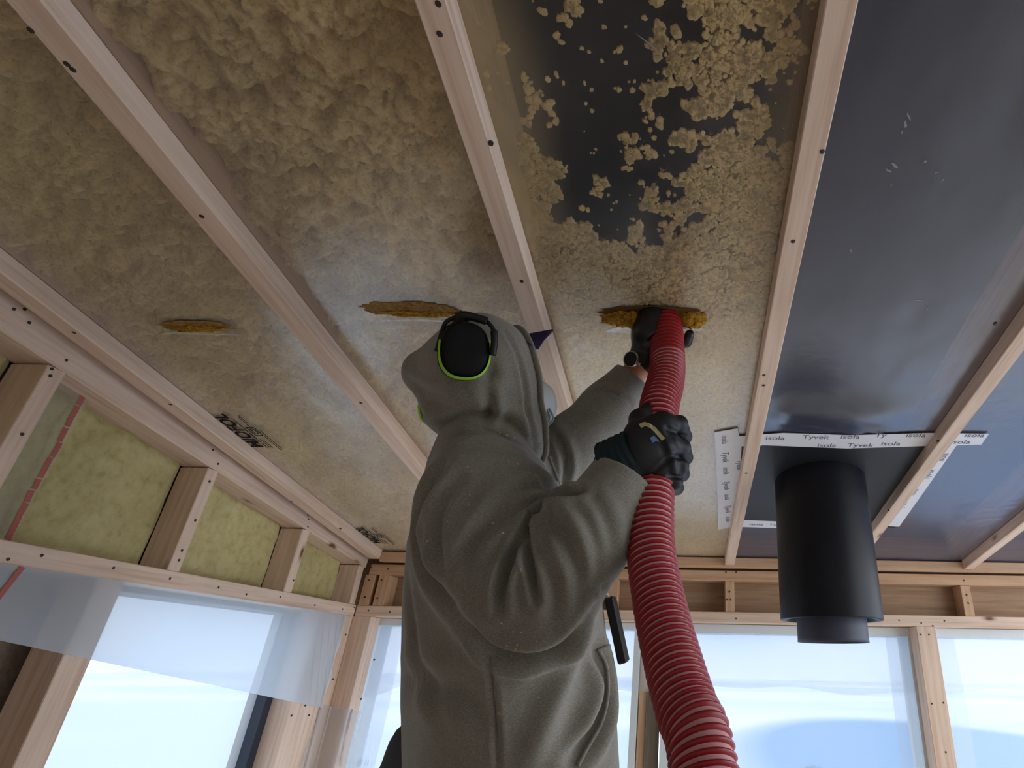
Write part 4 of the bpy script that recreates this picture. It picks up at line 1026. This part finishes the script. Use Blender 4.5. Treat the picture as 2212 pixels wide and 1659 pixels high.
for k, (nm, pts) in enumerate(TAPE.items()):
    tp = planepatch('tape', pts, .0050 if nm != 'top' else .0054, .0008, 'tape', vent)
    tp['label'] = 'white tape printed with grey words'
    g = Geo()
    if nm == 'top':
        for t, x, y in (('isola', .246, 1.782), ('Tyvek', .366, 1.772), ('isola', .49, 1.766), ('Ty', .60, 1.752), ('isola', .425, 1.824), ('Tyvek', .525, 1.820), ('isola', .635, 1.806), ('isola', .70, 1.748), ('isola', .888, 1.742), ('isola', .860, 1.786)): word(g, t, .036, x, y, .02, .0070)
    elif nm == 'left':
        y = 1.76
        for i in range(7):
            t = ('isola', 'Tyvek')[i % 2]; xx = .098 + .009 * i
            word(g, t, .032, xx + .002, y, -math.pi / 2 + .08, .0064); y += .112
        for i in range(3): word(g, ('Tyvek', 'isola', 'Tyvek')[i], .030, .165 + .012 * i, 1.93 + .18 * i, -math.pi / 2 + .06, .0064)
    elif nm == 'right':
        for i in range(5): word(g, ('isola', 'Tyvek')[i % 2], .032, .868 + .004 * i, 2.47 - .14 * i, math.pi / 2 + .02, .0064)
    else:
        for i in range(4): word(g, ('isola', 'Tyvek')[i % 2], .034, .262 + .085 * i, 2.525, -.03, .0064)
    tag(g.build('print', 'grey_print', tp), kind='stuff')

# ---- ear defenders ------------------------------------------------
M['muff'] = mat('muff_black', lin(15, 15, 14), .7, .2)[0]
M['muff_green'] = mat('muff_lime', lin(150, 205, 40), .45, .4)[0]
M['band'] = mat('band_black', lin(24, 23, 24), .5, .35)[0]
ear = thing('ear_defenders', 'black ear defenders with a lime green rim worn over the hood', 'ear defenders', None)
EC = at(1003, 757, 1.085)
en = (-(EC - O).normalized() * .93 + RD * .35).normalized()
def imgdir(c, px, py, dx, dy, n):
    d = (at(px + dx, py + dy, c) - at(px, py, c)).normalized(); return (d - n * d.dot(n)).normalized()
eu = imgdir(1.085, 1003, 757, 4, -60, en); er = eu.cross(en).normalized()
if (at(1060, 757, 1.085) - EC).dot(er) < 0: er = -er
def cup(c, n, u, r_, k_=.97):
    def ring(rx, ry, d, k=40):
        out = []
        for i in range(k):
            t = 2 * math.pi * i / k; cx_, sy_ = math.cos(t), math.sin(t)
            x = abs(cx_) ** .82 * math.copysign(1, cx_) * rx; y = abs(sy_) ** .82 * math.copysign(1, sy_) * ry
            out.append(c + (r_ * x + u * y) * k_ + n * d)
        return out
    def rings(name, L, m, close=True, smooth=True):
        v, f = [], []; k = 40
        for q in L: v += ring(*q)
        for i in range(len(L) - 1):
            for j in range(k): f.append((i * k + j, i * k + (j + 1) % k, (i + 1) * k + (j + 1) % k, (i + 1) * k + j))
        if close: f.append(tuple((len(L) - 1) * k + j for j in range(k)))
        return mesh(name, v, f, m, ear, smooth)
    rings('cushion', [(.036, .046, -.030), (.046, .056, -.028), (.048, .058, -.014), (.044, .054, -.008)], 'muff', False)
    rings('cup', [(.0455, .0555, -.010), (.0455, .0555, .004), (.0425, .0525, .016), (.041, .051, .024), (.036, .046, .0275), (.022, .030, .0285)], 'muff')
    # lime rim round the lower part of the cup
    v, f = [], []; k = 0; seg = 36
    for i in range(seg + 1):
        t = math.radians(168) + (math.radians(378) - math.radians(168)) * i / seg; tp = math.sin(math.pi * i / seg) ** .5 * .5 + .5
        cx_, sy_ = math.cos(t), math.sin(t)
        for (s, d) in ((1.00, .005), (1.075, .006), (1.075, .020 * tp + .004), (1.0, .024 * tp + .004)):
            x = abs(cx_) ** .82 * math.copysign(1, cx_) * .0445 * s; y = abs(sy_) ** .82 * math.copysign(1, sy_) * .0545 * s
            v.append(c + (r_ * x + u * y) * k_ + n * d)
    for i in range(seg):
        for j in range(4): f.append((i * 4 + j, i * 4 + (j + 1) % 4, i * 4 + 4 + (j + 1) % 4, i * 4 + 4 + j))
    f += [(3, 2, 1, 0), tuple(seg * 4 + j for j in range(4))]
    mesh('rim', v, f, 'muff_green', ear)['label'] = 'lime green rim'
cup(EC, en, eu, er)
LC = HC - HR * .135 - HU * .01
LC = at(955, 872, 1.31)
ln = (-en + Vector((-.35, 0, .1))).normalized(); lu = (eu - ln * eu.dot(ln)).normalized()
cup(LC, ln, lu, lu.cross(ln).normalized())
# wire yoke and band over the top
def E2(px, py, c): return at(px, py, c)
v, f = sweep(spline([E2(948, 757, 1.085), E2(953, 725, 1.083), E2(961, 700, 1.085), E2(972, 690, 1.09), E2(996, 682, 1.10), E2(1015, 680, 1.10), E2(1045, 690, 1.10), E2(1062, 706, 1.09), E2(1068, 725, 1.083), E2(1066, 765, 1.08)], 8), .0042, 10); mesh('yoke', v, f, 'band', ear, True)
for pts in ([E2(945, 760, 1.083), E2(952, 735, 1.083), E2(957, 718, 1.083)], [E2(1064, 768, 1.08), E2(1068, 740, 1.08), E2(1067, 715, 1.083)]):
    v, f = sweep(spline(pts, 5), .0065, 10); mesh('arm_grip', v, f, 'band', ear, True)
v, f = sweep(spline([E2(1002, 683, 1.095), E2(1000, 681, 1.12), E2(992, 700, 1.20), E2(975, 760, 1.28), E2(945, 830, 1.32), E2(925, 870, 1.31)], 8), .0, 10, False, (.016, .005, en)); mesh('headband', v, f, 'band', ear, True)
v, f = sweep(spline([E2(985, 702, 1.095), E2(992, 690, 1.09), E2(1000, 681, 1.088), E2(1015, 683, 1.09), E2(1040, 690, 1.093), E2(1052, 694, 1.095)], 5), [.008] * 25 + [.008], 10); mesh('band_clip', v, f, 'band', ear, True)

# ---- dust mask ------------------------------------------------------
M['mask'] = mat('white_mask', lin(206, 208, 208), .8, .1)[0]
M['strap'] = mat('grey_strap', lin(150, 156, 162), .7, .2)[0]
mask = thing('dust_mask', 'white dust mask hanging at the chin inside the hood', 'mask', None)
def maskshell():
    c = at(1165, 868, 1.27); ax = (HF * .9 - HU * .2).normalized(); n = 24; v, f = [], []
    a = at(1192, 822, 1.27) - at(1150, 830, 1.27)
    prof = [(.060, -.030), (.058, -.012), (.050, .010), (.036, .026), (.016, .034), (.002, .036)]
    u = (HU - ax * HU.dot(ax)).normalized(); w_ = ax.cross(u)
    for r_, d in prof:
        for k in range(n):
            t = 2 * math.pi * k / n; v.append(c + (u * math.cos(t) * r_ * .98 + w_ * math.sin(t) * r_ * .85) + ax * d)
    for i in range(len(prof) - 1):
        for k in range(n): j = (k + 1) % n; f.append((i * n + k, i * n + j, (i + 1) * n + j, (i + 1) * n + k))
    f.append(tuple((len(prof) - 1) * n + k for k in range(n)))
    return mesh('mask_shell', v, f, 'mask', mask, True)
maskshell()
for pts in ([at(1164, 858, 1.24), at(1180, 875, 1.235), at(1192, 893, 1.235), at(1194, 908, 1.24), at(1180, 922, 1.24)], [at(1168, 868, 1.235), at(1182, 885, 1.23), at(1188, 900, 1.235), at(1184, 912, 1.24)]):
    v, f = sweep(spline(pts, 6), .0022, 8); mesh('strap', v, f, 'strap', mask, True)

# ---- wristwatch ------------------------------------------------------
M['steel'] = mat('steel', lin(190, 186, 178), .3, .5, 1.0)[0]
M['dial'] = mat('dark_dial', lin(12, 18, 18), .15, .5)[0]
watch = thing('wristwatch', 'round steel watch with a dark dial on the raised wrist', 'watch', None)
WC = at(1363, 776, 1.325); wn = (-(WC - O).normalized() * .85 + Vector((-.5, -.1, .15))).normalized(); wu = LA - wn * LA.dot(wn); wu.normalize(); wr_ = wu.cross(wn)
def disc(name, L, m, parent, n=36):
    v, f = [], []
    for r_, d in L:
        for k in range(n):
            t = 2 * math.pi * k / n; v.append(WC + (wu * math.cos(t) + wr_ * math.sin(t)) * r_ + wn * d)
    for i in range(len(L) - 1):
        for k in range(n): j = (k + 1) % n; f.append((i * n + k, i * n + j, (i + 1) * n + j, (i + 1) * n + k))
    f.append(tuple((len(L) - 1) * n + k for k in range(n))); return mesh(name, v, f, m, parent)
disc('case', [(.0175, -.010), (.0195, -.007), (.0200, .000), (.0188, .003), (.0172, .003), (.0170, .0015)], 'steel', watch)['label'] = 'steel case'
disc('dial', [(.0171, .0016), (.0168, .0026)], 'dial', watch)
sc_ = at(1385, 787, 1.380); pts = []
for i in range(40):
    t = 2 * math.pi * i / 40; a = LA.orthogonal().normalized(); b2 = LA.cross(a); pts.append(sc_ + (a * math.cos(t) + b2 * math.sin(t)) * .0335)
v, f = sweep(pts, .0, 8, True, (.0025, .011, LA)); mesh('strap', v, f, 'band', watch, True)
v, f = sweep([WC - wn * .002 + wr_ * .019, WC - wn * .002 + wr_ * .026], .003, 10); mesh('crown', v, f, 'steel', watch)

# ---- black remote hanging at the front of the sweatshirt --------------
rem = thing('remote_control', 'thin black remote control hanging at the front of the sweatshirt', 'remote', None)
ra_, rb_ = at(1318, 1290, 1.10), at(1348, 1432, 1.06)
o = timber('casing', ra_, rb_, .030, .018, (at(1350, 1360, 1.03) - at(1330, 1365, 1.03)), 'band', None, .003); o.parent = rem
v, f = sweep(spline([at(1300, 1262, 1.11), at(1308, 1280, 1.105), at(1316, 1296, 1.10)], 5), .004, 8); mesh('cord', v, f, 'mask', rem, True)
del rem['base'], watch['base'], mask['base'], ear['base'], vent['base']
